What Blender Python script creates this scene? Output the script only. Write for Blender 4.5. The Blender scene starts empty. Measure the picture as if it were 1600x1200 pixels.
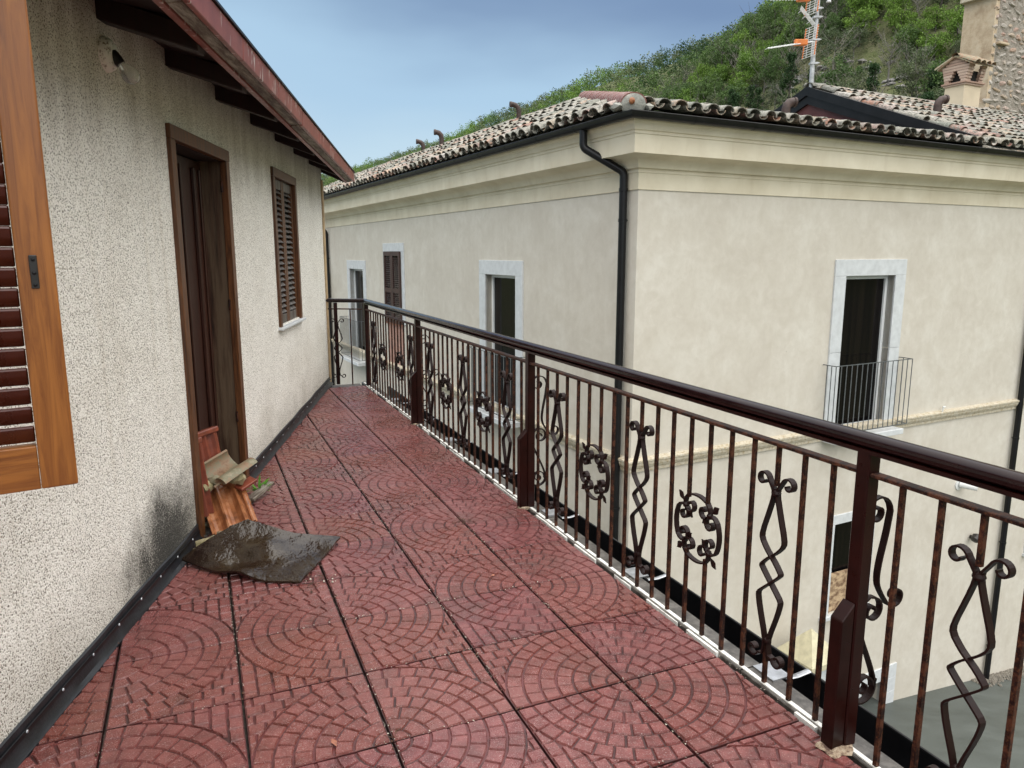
import bpy, math, random
import numpy as np
from mathutils import Vector, Matrix, noise as mnoise
random.seed(7); rng = np.random.default_rng(7)
R = math.radians
S = bpy.context.scene
COL = S.collection
pi = math.pi

# ------------------------------------------------------------------ camera
cam_d = bpy.data.cameras.new('camera'); cam = bpy.data.objects.new('camera', cam_d); COL.objects.link(cam)
cam_d.sensor_width = 36; cam_d.lens = 36*1148/1600; cam_d.clip_start = .05; cam_d.clip_end = 6000
cam.location = (0, 0, 1.57); cam.rotation_euler = (pi/2 - math.atan(205/1148), 0, 0)
S.camera = cam
# ------------------------------------------------------------------ world
w = bpy.data.worlds.new('World'); S.world = w; w.use_nodes = True
nt = w.node_tree; N = nt.nodes; K = nt.links; N.clear()
SUN_EL, SUN_AZ = 62, 163            # compass-like azimuth from +Y to +X
out = N.new('ShaderNodeOutputWorld')
sky = N.new('ShaderNodeTexSky'); sky.sky_type = 'NISHITA'; sky.sun_disc = False
sky.sun_elevation = R(SUN_EL); sky.sun_rotation = R(SUN_AZ)
bg1 = N.new('ShaderNodeBackground'); bg1.inputs[1].default_value = .05; K.new(sky.outputs[0], bg1.inputs[0])
tc = N.new('ShaderNodeTexCoord'); sep = N.new('ShaderNodeSeparateXYZ'); K.new(tc.outputs['Generated'], sep.inputs[0])
mp = N.new('ShaderNodeMapping'); mp.inputs['Scale'].default_value = (1, 1, 3.2); K.new(tc.outputs['Generated'], mp.inputs[0])
nz = N.new('ShaderNodeTexNoise'); nz.inputs['Scale'].default_value = 2.1; nz.inputs['Detail'].default_value = 4
nz.inputs['Roughness'].default_value = .45; K.new(mp.outputs[0], nz.inputs['Vector'])
# the cloud deck: low and pale near the horizon, slate blue rain cloud above it, brightened overhead to light the walls
a1 = N.new('ShaderNodeMath'); a1.operation = 'MULTIPLY_ADD'; a1.inputs[1].default_value = .20; K.new(nz.outputs[0], a1.inputs[0])
a0 = N.new('ShaderNodeMath'); a0.operation = 'MULTIPLY_ADD'; a0.inputs[1].default_value = .10; a0.inputs[2].default_value = -.05
K.new(sep.outputs[0], a0.inputs[0]); a00 = N.new('ShaderNodeMath'); a00.operation = 'ADD'
K.new(sep.outputs[2], a00.inputs[0]); K.new(a0.outputs[0], a00.inputs[1]); K.new(a00.outputs[0], a1.inputs[2])
rp = N.new('ShaderNodeValToRGB'); K.new(a1.outputs[0], rp.inputs[0])
cr = rp.color_ramp; cr.interpolation = 'EASE'
SKY = [(0.0, (.26, .31, .335)), (.15, (.275, .36, .42)), (.25, (.215, .31, .40)), (.38, (.095, .145, .235)),
       (.50, (.32, .36, .42)), (.66, (.86, .88, .89)), (1.0, (1.22, 1.21, 1.19))]
cr.elements[0].position = 0; cr.elements[0].color = (*SKY[0][1], 1)
cr.elements[1].position = 1; cr.elements[1].color = (*SKY[-1][1], 1)
for p_, c_ in SKY[1:-1]:
    e_ = cr.elements.new(p_); e_.color = (*c_, 1)
bg2 = N.new('ShaderNodeBackground'); bg2.inputs[1].default_value = .9; K.new(rp.outputs[0], bg2.inputs[0])
mx = N.new('ShaderNodeMixShader'); mx.inputs[0].default_value = .9
K.new(bg1.outputs[0], mx.inputs[1]); K.new(bg2.outputs[0], mx.inputs[2]); K.new(mx.outputs[0], out.inputs[0])
# ------------------------------------------------------------------ sun behind the overcast
sd = bpy.data.lights.new('sun', 'SUN'); sd.energy = 1.4; sd.angle = R(110); sd.color = (1, .95, .87)
so = bpy.data.objects.new('sun', sd); COL.objects.link(so)
az_, el_ = R(SUN_AZ), R(SUN_EL)
so.rotation_euler = Vector((math.sin(az_)*math.cos(el_), math.cos(az_)*math.cos(el_), math.sin(el_))).to_track_quat('Z', 'Y').to_euler()
S.view_settings.view_transform = 'Standard'; S.view_settings.look = 'None'
S.view_settings.exposure = 1.22; S.view_settings.gamma = 1; S.view_settings.use_curve_mapping = False
S.render.resolution_x = 1024; S.render.resolution_y = 768

# ================================================================== materials
def lin(c): return tuple(((x/255)/12.92 if x/255 <= .04045 else ((x/255+.055)/1.055)**2.4) for x in c)
class Mat:
    def __init__(s, name):
        s.m = bpy.data.materials.new(name); s.m.use_nodes = True
        s.N = s.m.node_tree.nodes; s.K = s.m.node_tree.links
        s.b = s.N['Principled BSDF']
    def n(s, t, ins=None, **kw):
        o = s.N.new('ShaderNode'+t)
        for k, v in kw.items(): setattr(o, k, v)
        for k, v in (ins or {}).items(): s.put(o.inputs[k], v)
        return o
    def put(s, sock, v):
        if hasattr(v, 'is_output') or isinstance(v, bpy.types.NodeSocket): s.K.new(v, sock)
        elif isinstance(v, (tuple, list)) and len(v) == 3 and sock.type == 'RGBA': sock.default_value = (*v, 1)
        else: sock.default_value = v
    def pos(s, scale=(1, 1, 1), obj=False):
        if obj: o = s.n('TexCoord').outputs['Object']
        else: o = s.n('NewGeometry').outputs['Position']
        if scale != (1, 1, 1): o = s.n('Mapping', {'Vector': o, 'Scale': scale}).outputs[0]
        return o
    def noise(s, scale, detail=4, rough=.55, vec=None, dist=0):
        o = s.n('TexNoise', {'Scale': scale, 'Detail': detail, 'Roughness': rough, 'Distortion': dist})
        s.K.new(vec if vec is not None else s.pos(), o.inputs['Vector']); return o.outputs[0]
    def vor(s, scale, vec=None, out='Distance', feature='F1'):
        o = s.n('TexVoronoi', {'Scale': scale}, feature=feature)
        s.K.new(vec if vec is not None else s.pos(), o.inputs['Vector']); return o.outputs[out]
    def ramp(s, v, *st):
        o = s.n('ValToRGB', {0: v}); e = o.color_ramp.elements
        e[0].position, e[0].color = st[0][0], col4(st[0][1]); e[1].position, e[1].color = st[-1][0], col4(st[-1][1])
        for p, c in st[1:-1]:
            x = e.new(p); x.color = col4(c)
        return o.outputs[0]
    def mix(s, f, a, b, mode='MIX'):
        o = s.n('Mix', data_type='RGBA', blend_type=mode)
        s.put(o.inputs[0], f); s.put(o.inputs[6], a); s.put(o.inputs[7], b); return o.outputs[2]
    def math(s, op, a, b=0., c=0.):
        o = s.n('Math', operation=op); s.put(o.inputs[0], a); s.put(o.inputs[1], b); s.put(o.inputs[2], c); return o.outputs[0]
    def bump(s, h, strength=.5, dist=.01, prev=None):
        o = s.n('Bump', {'Height': h, 'Strength': strength, 'Distance': dist})
        if prev is not None: s.K.new(prev, o.inputs['Normal'])
        s.K.new(o.outputs[0], s.b.inputs['Normal']); return o.outputs[0]
    def set(s, **kw):
        mp_ = dict(col='Base Color', rough='Roughness', metal='Metallic', ior='IOR', spec='Specular IOR Level', coat='Coat Weight', crough='Coat Roughness', trans='Transmission Weight')
        for k, v in kw.items(): s.put(s.b.inputs[mp_[k]], v)
        return s
def col4(c): return (c, c, c, 1) if isinstance(c, (int, float)) else (*c, 1)
M = {}
def plain(name, c, rough=.5, var=.25, scale=6, bump=.15, bs=60, bd=.003, metal=0, **kw):
    m = Mat(name); n1 = m.noise(scale)
    lo = tuple(x*(1-var) for x in c); hi = tuple(min(1, x*(1+var)) for x in c)
    m.set(col=m.ramp(n1, (.3, lo), (.7, hi)), rough=m.math('MULTIPLY_ADD', m.noise(scale*2.3), .3, rough-.15), metal=metal, **kw)
    if bump: m.bump(m.noise(bs, 3), bump, bd)
    M[name] = m.m; return m
# --- rough-cast render of the near house (stains have shapes of their own)
m = Mat('roughcast'); P3 = m.pos(obj=True); sx = m.n('SeparateXYZ', {0: P3})
speck = m.noise(165, 2, .7); v1 = m.vor(135)
sp = m.ramp(m.math('ADD', m.math('MULTIPLY', speck, .75), m.math('MULTIPLY', v1, .35)), (.405, (.10, .08, .06)), (.465, (.60, .56, .48)), (.535, (.95, .92, .855)))
big = m.noise(2.2, 5); c = m.mix(m.ramp(big, (.45, .0), (.75, .22)), sp, (.42, .36, .27), 'MULTIPLY')
streak = m.noise(1, 5, .6, m.pos((5, 9, .32), obj=True))
c = m.mix(m.ramp(streak, (.57, 0.), (.77, .28)), c, (.50, .42, .30), 'MULTIPLY')
# drip dirt with eave shade painted in at the top, damp mould at the foot
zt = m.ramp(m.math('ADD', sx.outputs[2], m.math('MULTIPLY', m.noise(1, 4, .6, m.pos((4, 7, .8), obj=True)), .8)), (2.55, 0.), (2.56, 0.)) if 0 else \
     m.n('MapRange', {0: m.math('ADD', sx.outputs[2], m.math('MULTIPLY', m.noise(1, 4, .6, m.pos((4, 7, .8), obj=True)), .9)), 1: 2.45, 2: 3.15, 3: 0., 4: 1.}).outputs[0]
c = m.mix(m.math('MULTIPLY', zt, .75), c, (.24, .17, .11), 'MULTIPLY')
du = m.math('DIVIDE', m.math('SUBTRACT', sx.outputs[1], 1.06), .62); dz = m.math('DIVIDE', m.math('SUBTRACT', sx.outputs[2], .10), .46)
rr = m.math('SQRT', m.math('ADD', m.math('MULTIPLY', du, du), m.math('MULTIPLY', dz, dz)))
rr = m.math('ADD', rr, m.math('MULTIPLY_ADD', m.noise(5, 5, .65), .9, -.45))
gr = m.math('MULTIPLY_ADD', m.noise(120, 2, .7), 2.6, -1.3); mould = m.math('MULTIPLY', m.ramp(m.math('ADD', rr, gr), (.35, .95), (1.0, 0.)), m.ramp(rr, (.45, .95), (1.3, .0)))
c = m.mix(m.ramp(rr, (.5, .62), (1.7, 0.)), c, (.30, .29, .26), 'MULTIPLY')
c = m.mix(mould, c, (.012, .012, .010))
fz = m.n('MapRange', {0: m.math('ADD', sx.outputs[2], m.math('MULTIPLY', m.noise(4, 4), .35)), 1: .55, 2: .1, 3: 0., 4: .7}).outputs[0]
c = m.mix(fz, c, (.40, .38, .33), 'MULTIPLY')
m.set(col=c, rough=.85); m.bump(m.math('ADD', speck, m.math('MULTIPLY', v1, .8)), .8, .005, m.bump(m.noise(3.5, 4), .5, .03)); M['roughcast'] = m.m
# --- paving
m = Mat('paving'); oi = m.n('ObjectInfo').outputs['Random']
fine = m.noise(240, 3, .7); mid = m.noise(14, 5, .6); wetn = m.noise(1.6, 5, .62)
c = m.ramp(mid, (.30, (.075, .017, .019)), (.5, (.145, .035, .036)), (.72, (.23, .070, .068)))
c = m.mix(m.math('MULTIPLY', oi, .45), c, (.21, .068, .036))
c = m.mix(m.ramp(m.noise(.8, 4, .6), (.45, 0.), (.70, .55)), c, (.26, .095, .092)); c = m.mix(m.ramp(fine, (.58, 0.), (.66, .65)), c, (.46, .34, .32))
c = m.mix(m.ramp(m.vor(60), (.05, .6), (.13, 0.)), c, (.50, .42, .38)) if 0 else c
c = m.mix(m.ramp(m.noise(2.2, 6, .7), (.52, 0.), (.70, .55)), c, (.085, .048, .040))
m.set(col=c, rough=m.math('ADD', m.ramp(wetn, (.38, .09), (.60, .27)), m.math('MULTIPLY', fine, .16)), spec=.6)
m.bump(m.noise(190, 3, .7), .5, .0028, m.bump(m.noise(35, 3), .5, .006)); M['paving'] = m.m
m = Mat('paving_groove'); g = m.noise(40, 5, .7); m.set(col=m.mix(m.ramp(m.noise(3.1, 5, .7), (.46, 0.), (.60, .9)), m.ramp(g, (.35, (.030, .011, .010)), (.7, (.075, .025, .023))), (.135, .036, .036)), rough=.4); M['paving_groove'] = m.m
plain('bedding', (.055, .045, .038), .7, .5, 30)
plain('grout', (.62, .60, .55), .6, .5, 40, .6, 90, .004)
m = Mat('worn_white'); g = m.noise(28, 5, .7); m.set(col=m.ramp(g, (.30, (.16, .145, .12)), (.38, (.68, .67, .63)), (.7, (.84, .83, .80))), rough=.45); m.bump(g, .4, .004); M['worn_white'] = m.m
m = Mat('ledge_stone'); g = m.noise(14, 6, .7); m.set(col=m.ramp(g, (.32, (.02, .017, .014)), (.5, (.07, .062, .054)), (.7, (.17, .155, .14))), rough=.3); m.bump(m.noise(60), .4, .004); M['ledge_stone'] = m.m
plain('black_metal', (.006, .006, .007), .36, .4, 5, .1, spec=.3)
plain('membrane', (.012, .013, .016), .42, .4, 12, .4, 90, .003)
plain('zinc', (.42, .43, .45), .35, .3, 20, .1, metal=.8)
# --- iron work
def iron(name, rustc, thr, gloss):
    m = Mat(name); g = m.noise(30, 6, .7); g2 = m.noise(150, 3)
    c = m.ramp(g, (thr, (.014, .0055, .005)), (thr+.12, rustc))
    c = m.mix(m.ramp(g2, (.55, 0.), (.7, .5)), c, (.17, .075, .03)) if thr < .6 else m.mix(m.ramp(g2, (.62, 0.), (.75, .25)), c, (.10, .04, .02))
    m.set(col=c, rough=m.ramp(g, (.3, gloss), (.7, gloss+.2)), spec=.2); m.bump(g2, .25, .001); M[name] = m.m
iron('iron_bar', (.075, .027, .015), .46, .42); iron('iron_scroll', (.016, .007, .006), .66, .34)
m = Mat('post_paint'); g = m.noise(9, 4); m.set(col=m.ramp(g, (.3, (.010, .002, .0016)), (.7, (.022, .004, .003))), rough=m.ramp(m.noise(30), (.3, .26), (.7, .42)), spec=.2); m.bump(m.noise(140), .12, .001); M['post_paint'] = m.m
m = Mat('handrail_paint'); g = m.noise(9, 4); m.set(col=m.ramp(g, (.3, (.008, .003, .004)), (.7, (.016, .006, .006))), rough=m.ramp(m.noise(26), (.35, .10), (.7, .24)), spec=.28); m.bump(m.noise(90, 2), .06, .001); M['handrail_paint'] = m.m
# --- wood
def wood(name, dark, light, rough=.35, grey=None, sc=(30, 30, 2.2), coat=0):
    m = Mat(name); p = m.pos(sc, obj=True); g = m.noise(1.6, 6, .65, p, .8); h = m.noise(1, 3, .5, m.pos((3, 3, .7), obj=True))
    c = m.ramp(g, (.30, dark), (.70, light)); c = m.mix(m.ramp(h, (.4, 0.), (.7, .4)), c, tuple(x*.55 for x in dark))
    if grey: c = m.mix(m.ramp(m.noise(1, 5, .7, m.pos((14, 14, 1.1), obj=True)), (.42, 0.), (.60, .85)), c, grey)
    m.set(col=c, rough=m.math('MULTIPLY_ADD', g, .25, rough-.1), coat=coat, crough=.2); m.bump(g, .35, .002); M[name] = m.m
wood('honey_wood', (.17, .048, .007), (.42, .155, .026), .38, coat=.25)
wood('honey_wood_rail', (.17, .048, .007), (.42, .155, .026), .38, sc=(2.2, 2.2, 30), coat=.25)
wood('slat_wood', (.045, .009, .005), (.12, .026, .011), .25, sc=(2.5, 2.5, 40), coat=.35)
wood('trim_wood', (.026, .009, .004), (.185, .068, .020), .42)
wood('trim_wood_pale', (.13, .065, .033), (.27, .15, .085), .6)
wood('door_wood', (.012, .006, .004), (.080, .034, .017), .5, (.13, .088, .052))
wood('door_wood_red', (.018, .006, .004), (.060, .018, .010), .38)
wood('old_slat', (.020, .012, .009), (.085, .055, .038), .5, (.19, .18, .165), sc=(3, 3, 30))
wood('eave_wood', (.009, .004, .004), (.030, .010, .008), .7)
m = Mat('fascia_paint'); g = m.noise(1, 4, .6, m.pos((30, 30, 5), obj=True)); g2 = m.noise(9, 4)
c = m.ramp(g2, (.3, (.17, .035, .028)), (.7, (.29, .075, .058)))
c = m.mix(m.ramp(g, (.62, 0.), (.66, .9)), c, (.62, .54, .50)); m.set(col=c, rough=.38); m.bump(g2, .2, .003); M['fascia_paint'] = m.m
m = Mat('weathered_board'); g = m.noise(1, 6, .75, m.pos((40, 5, 30), obj=True)); m.set(col=m.ramp(g, (.36, (.055, .026, .02)), (.48, (.13, .10, .075)), (.62, (.30, .27, .22))), rough=.7); m.bump(g, .9, .008); M['weathered_board'] = m.m
# --- palazzo
m = Mat('facade_plaster'); a = m.noise(1.3, 6, .62, dist=.6); b_ = m.noise(7, 5, .6); st = m.noise(1, 5, .6, m.pos((6, 6, .5)))
c = m.ramp(a, (.28, (.535, .49, .42)), (.5, (.59, .548, .475)), (.72, (.645, .61, .54)))
c = m.mix(m.ramp(b_, (.42, 0.), (.75, .35)), c, (.46, .41, .33)); c = m.mix(m.ramp(st, (.55, 0.), (.78, .16)), c, (.40, .35, .27))
dots = m.vor(3.2); c = m.mix(m.math('MULTIPLY', m.ramp(dots, (.02, .5), (.035, 0.)), m.ramp(m.noise(2, 2), (.55, 0.), (.6, 1.))), c, (.25, .22, .18))
tro = m.noise(3.4, 7, .72, dist=1.4); c = m.mix(m.ramp(tro, (.44, .14), (.56, 0.)), c, (.46, .42, .34)); c = m.mix(m.ramp(tro, (.58, 0.), (.72, .22)), c, (.74, .71, .64))
m.set(col=c, rough=.85); m.bump(m.noise(45, 4), .15, .004, m.bump(tro, .3, .012)); M['facade_plaster'] = m.m
m = Mat('cornice_plaster'); a = m.noise(2, 5); st = m.noise(1, 5, .6, m.pos((9, 9, 1.5)))
c = m.ramp(a, (.3, (.62, .55, .41)), (.7, (.74, .675, .53))); c = m.mix(m.ramp(st, (.55, 0.), (.78, .22)), c, (.42, .33, .2)); m.set(col=c, rough=.8); m.bump(a, .15, .01); M['cornice_plaster'] = m.m
m = Mat('old_stone_band'); a = m.noise(22, 6, .7); c = m.ramp(a, (.35, (.36, .28, .17)), (.5, (.50, .445, .34)), (.7, (.60, .56, .47))); m.set(col=c, rough=.8); m.bump(a, .5, .008); M['old_stone_band'] = m.m
plain('white_stone', (.58, .60, .61), .55, .10, 9, .15, 60)
plain('pink_infill', (.42, .24, .19), .7, .2, 6)
plain('white_frame', (.72, .74, .75), .35, .05, 4, 0)
m = Mat('dark_glass'); g = m.noise(1, 3, .5, m.pos((9, 9, .3))); m.set(col=m.ramp(g, (.35, (.002, .002, .003)), (.7, (.009, .007, .006))), rough=.10, spec=.12); M['dark_glass'] = m.m
wood('brown_shutter', (.035, .014, .010), (.075, .032, .022), .5)
plain('grey_bar', (.10, .11, .115), .4, .3, 20, .1)
plain('red_gable_paint', (.085, .022, .022), .6, .2, 3)
plain('rust_pipe', (.045, .025, .020), .6, .4, 12, .3)
def tile_mat(name, src):
    m = Mat(name)
    rnd = m.n('NewGeometry').outputs['Random Per Island'] if src == 'island' else m.n('ObjectInfo').outputs['Random']
    c = m.ramp(rnd, (0., (.20, .20, .17)), (.16, (.34, .31, .26)), (.30, (.12, .12, .10)), (.42, (.40, .37, .32)), (.55, (.24, .22, .17)), (.68, (.46, .34, .24)), (.80, (.30, .12, .075)), (.90, (.44, .41, .37)), (1., (.24, .085, .06)))
    lich = m.noise(17, 6, .7); big = m.noise(1.1, 4)
    c = m.mix(m.ramp(lich, (.48, 0.), (.58, .85)), c, (.065, .068, .052)); c = m.mix(m.ramp(m.noise(26, 4, .7), (.56, 0.), (.64, .65)), c, (.46, .45, .40))
    c = m.mix(m.ramp(big, (.45, 0.), (.7, .5)), c, (.13, .15, .11)); c = m.mix(m.ramp(m.noise(60, 2), (.45, .0), (.72, .6)), c, (.03, .028, .024))
    m.set(col=c, rough=.6); m.bump(lich, .5, .01); M[name] = m.m
tile_mat('roof_tile_a', 'obj'); tile_mat('roof_tile_b', 'island')
m = Mat('terracotta_cap'); rnd = m.n('NewGeometry').outputs['Random Per Island']; c = m.ramp(rnd, (0., (.16, .055, .045)), (.5, (.27, .12, .095)), (1., (.38, .32, .28)))
c = m.mix(m.ramp(m.noise(20, 5, .7), (.5, 0.), (.66, .7)), c, (.36, .35, .31)); m.set(col=c, rough=.6); m.bump(m.noise(40), .4, .006); M['terracotta_cap'] = m.m
m = Mat('mortar'); a = m.noise(10, 6, .7); m.set(col=m.ramp(a, (.3, (.17, .18, .16)), (.7, (.44, .43, .38))), rough=.8); m.bump(a, .8, .02); M['mortar'] = m.m
# --- tower
m = Mat('tower_mortar'); a = m.noise(5, 6, .7); m.set(col=m.ramp(a, (.3, (.20, .17, .14)), (.5, (.33, .29, .245)), (.7, (.43, .39, .34))), rough=.9); m.bump(m.noise(9, 6, .7), 1., .08); M['tower_mortar'] = m.m
m = Mat('tower_stone'); rnd = m.n('ObjectInfo').outputs['Random']; a = m.noise(8, 5, .7)
c = m.ramp(rnd, (0., (.30, .27, .23)), (.4, (.38, .34, .30)), (.7, (.40, .29, .19)), (.85, (.36, .22, .17)), (1., (.47, .44, .40))); c = m.mix(m.ramp(a, (.4, 0.), (.7, .6)), c, (.42, .39, .35)); m.set(col=c, rough=.85); m.bump(a, .8, .03); M['tower_stone'] = m.m
m = Mat('tower_plaster'); a = m.noise(2.2, 6, .7); m.set(col=m.ramp(a, (.3, (.34, .24, .155)), (.5, (.52, .41, .285)), (.7, (.60, .51, .38))), rough=.9); m.bump(a, .6, .04); M['tower_plaster'] = m.m
plain('chimney_plaster', (.62, .52, .38), .8, .08, 3)
m = Mat('pink_brick'); rnd = m.n('ObjectInfo').outputs['Random']; c = m.ramp(rnd, (0., (.36, .235, .18)), (1., (.52, .40, .32))); m.set(col=c, rough=.85); m.bump(m.noise(60), .4, .004); M['pink_brick'] = m.m
plain('soot_and_room_dark', (.012, .011, .010), .9, .2, 5)  # near-black: chimney soot, and the painted dark of unlit rooms
plain('galvanised', (.45, .46, .47), .45, .3, 12, .2, metal=.3)
plain('orange_plastic', (.62, .17, .025), .45, .2, 12, 0)
plain('white_plastic', (.70, .71, .70), .4, .08, 12, 0)
# --- ground
m = Mat('asphalt'); a = m.noise(1, 6, .65, m.pos((1.2, 3, 1))); f = m.noise(120, 3, .7)
c = m.ramp(a, (.3, (.050, .060, .054)), (.7, (.095, .108, .100))); c = m.mix(m.ramp(f, (.55, 0.), (.72, .35)), c, (.16, .17, .16)); m.set(col=c, rough=m.ramp(a, (.35, .35), (.7, .62))); m.bump(f, .5, .006); M['asphalt'] = m.m
m = Mat('hillside'); a = m.noise(.12, 6, .65); b_ = m.noise(1.3, 6, .7)
c = m.ramp(b_, (.3, (.06, .08, .022)), (.5, (.12, .14, .05)), (.7, (.17, .165, .09))); c = m.mix(m.ramp(a, (.48, 0.), (.62, .6)), c, (.15, .125, .09)); m.set(col=c, rough=.95); m.bump(b_, 1., .6); M['hillside'] = m.m
plain('rock', (.22, .21, .20), .9, .35, 1.2, 1., 3, .3)
plain('gravel', (.20, .18, .15), .9, .4, 30, 1., 60, .02)
def leafmat(name, c, var=.5):
    m = Mat(name); rnd = m.n('NewGeometry').outputs['Random Per Island']; o = m.n('ObjectInfo').outputs['Random']
    lo = tuple(x*(1-var) for x in c); hi = tuple(x*(1+var) for x in c)
    cc = m.ramp(rnd, (0., lo), (1., hi)); cc = m.mix(m.math('MULTIPLY', o, .45), cc, tuple(x*.62 for x in (c[0]*.8, c[1], c[2]*1.2)))
    m.set(col=cc, rough=.6, spec=.25)
    tr = m.n('BsdfTranslucent', {'Color': cc}); ms = m.n('MixShader', {0: .3}); m.K.new(m.b.outputs[0], ms.inputs[1]); m.K.new(tr.outputs[0], ms.inputs[2])
    m.K.new(ms.outputs[0], m.N['Material Output'].inputs[0]); M[name] = m.m
leafmat('leaf_bright', (.16, .26, .045)); leafmat('leaf_mid', (.095, .155, .045)); leafmat('leaf_olive', (.115, .145, .07)); leafmat('leaf_dark', (.04, .08, .026))
leafmat('leaf_bud', (.12, .13, .055)); leafmat('weed_leaf', (.10, .28, .03), .3)
plain('bark', (.075, .065, .055), .9, .3, 4, .3)
plain('twig', (.20, .185, .16), .9, .3, 4, .2)
# --- pile by the door
m = Mat('new_terracotta'); a = m.noise(18, 5, .6); m.set(col=m.ramp(a, (.32, (.16, .055, .022)), (.52, (.36, .135, .052)), (.72, (.50, .25, .13))), rough=m.ramp(m.noise(9), (.4, .28), (.6, .5))); m.bump(m.noise(120, 3), .2, .0015); M['new_terracotta'] = m.m
m = Mat('red_terracotta'); a = m.noise(14, 5, .6); m.set(col=m.ramp(a, (.3, (.12, .028, .014)), (.7, (.27, .062, .030))), rough=.45); m.bump(m.noise(120, 3), .2, .002); M['red_terracotta'] = m.m
m = Mat('old_terracotta'); a = m.noise(13, 6, .7); c = m.ramp(a, (.32, (.15, .07, .035)), (.46, (.27, .17, .10)), (.56, (.20, .19, .12)), (.7, (.36, .30, .21))); m.set(col=c, rough=.6); m.bump(a, .4, .003); M['old_terracotta'] = m.m
m = Mat('wet_sheet'); a = m.noise(6, 5, .6); f = m.noise(120, 3, .7)
wet = m.ramp(m.noise(4.5, 4, .55), (.46, 0.), (.56, 1.))
c = m.ramp(a, (.35, (.014, .006, .004)), (.6, (.028, .017, .009)), (.75, (.050, .036, .020))); c = m.mix(m.math('MULTIPLY', wet, m.ramp(f, (.5, 0.), (.7, .35))), c, (.10, .08, .055))
m.set(col=c, rough=m.ramp(wet, (0., .05), (1., .20)), spec=.5); m.bump(f, .4, .002, m.bump(a, .9, .03)); M['wet_sheet'] = m.m
m = Mat('mossy_stone'); a = m.noise(25, 5); m.set(col=m.ramp(a, (.35, (.20, .17, .08)), (.65, (.42, .36, .22))), rough=.9); m.bump(a, .7, .006); M['mossy_stone'] = m.m
plain('litter', (.075, .032, .018), .7, .6, 60, .3)
plain('pale_litter', (.55, .50, .42), .7, .3, 60, .3)
plain('dry_leaf', (.32, .12, .07), .6, .3, 60, .2)
m = Mat('bulb_glass'); m.set(col=(.85, .85, .80), rough=.08, trans=.75, ior=1.45); M['bulb_glass'] = m.m
plain('bakelite', (.02, .018, .018), .35, .3, 20, 0)
m = Mat('holder_paint'); a = m.noise(60, 5, .7); m.set(col=m.ramp(a, (.36, (.16, .10, .06)), (.46, (.78, .76, .70))), rough=.6); m.bump(a, .6, .003); M['holder_paint'] = m.m
plain('pillar_stone', (.52, .48, .33), .7, .15, 12, .3)
m = Mat('crumbled_mortar'); a = m.noise(45, 5, .7); m.set(col=m.ramp(a, (.38, (.10, .06, .045)), (.48, (.30, .22, .15)), (.65, (.50, .42, .32))), rough=.9); m.bump(a, .9, .012); M['crumbled_mortar'] = m.m
m = Mat('osb'); a = m.noise(1, 3, .6, m.pos((9, 9, 16))); m.set(col=m.ramp(a, (.38, (.16, .09, .05)), (.62, (.50, .36, .22))), rough=.8); M['osb'] = m.m
plain('brick_red', (.34, .15, .09), .8, .3, 20, .4)
plain('timber_post', (.42, .30, .17), .7, .3, 8, .3)

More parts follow.
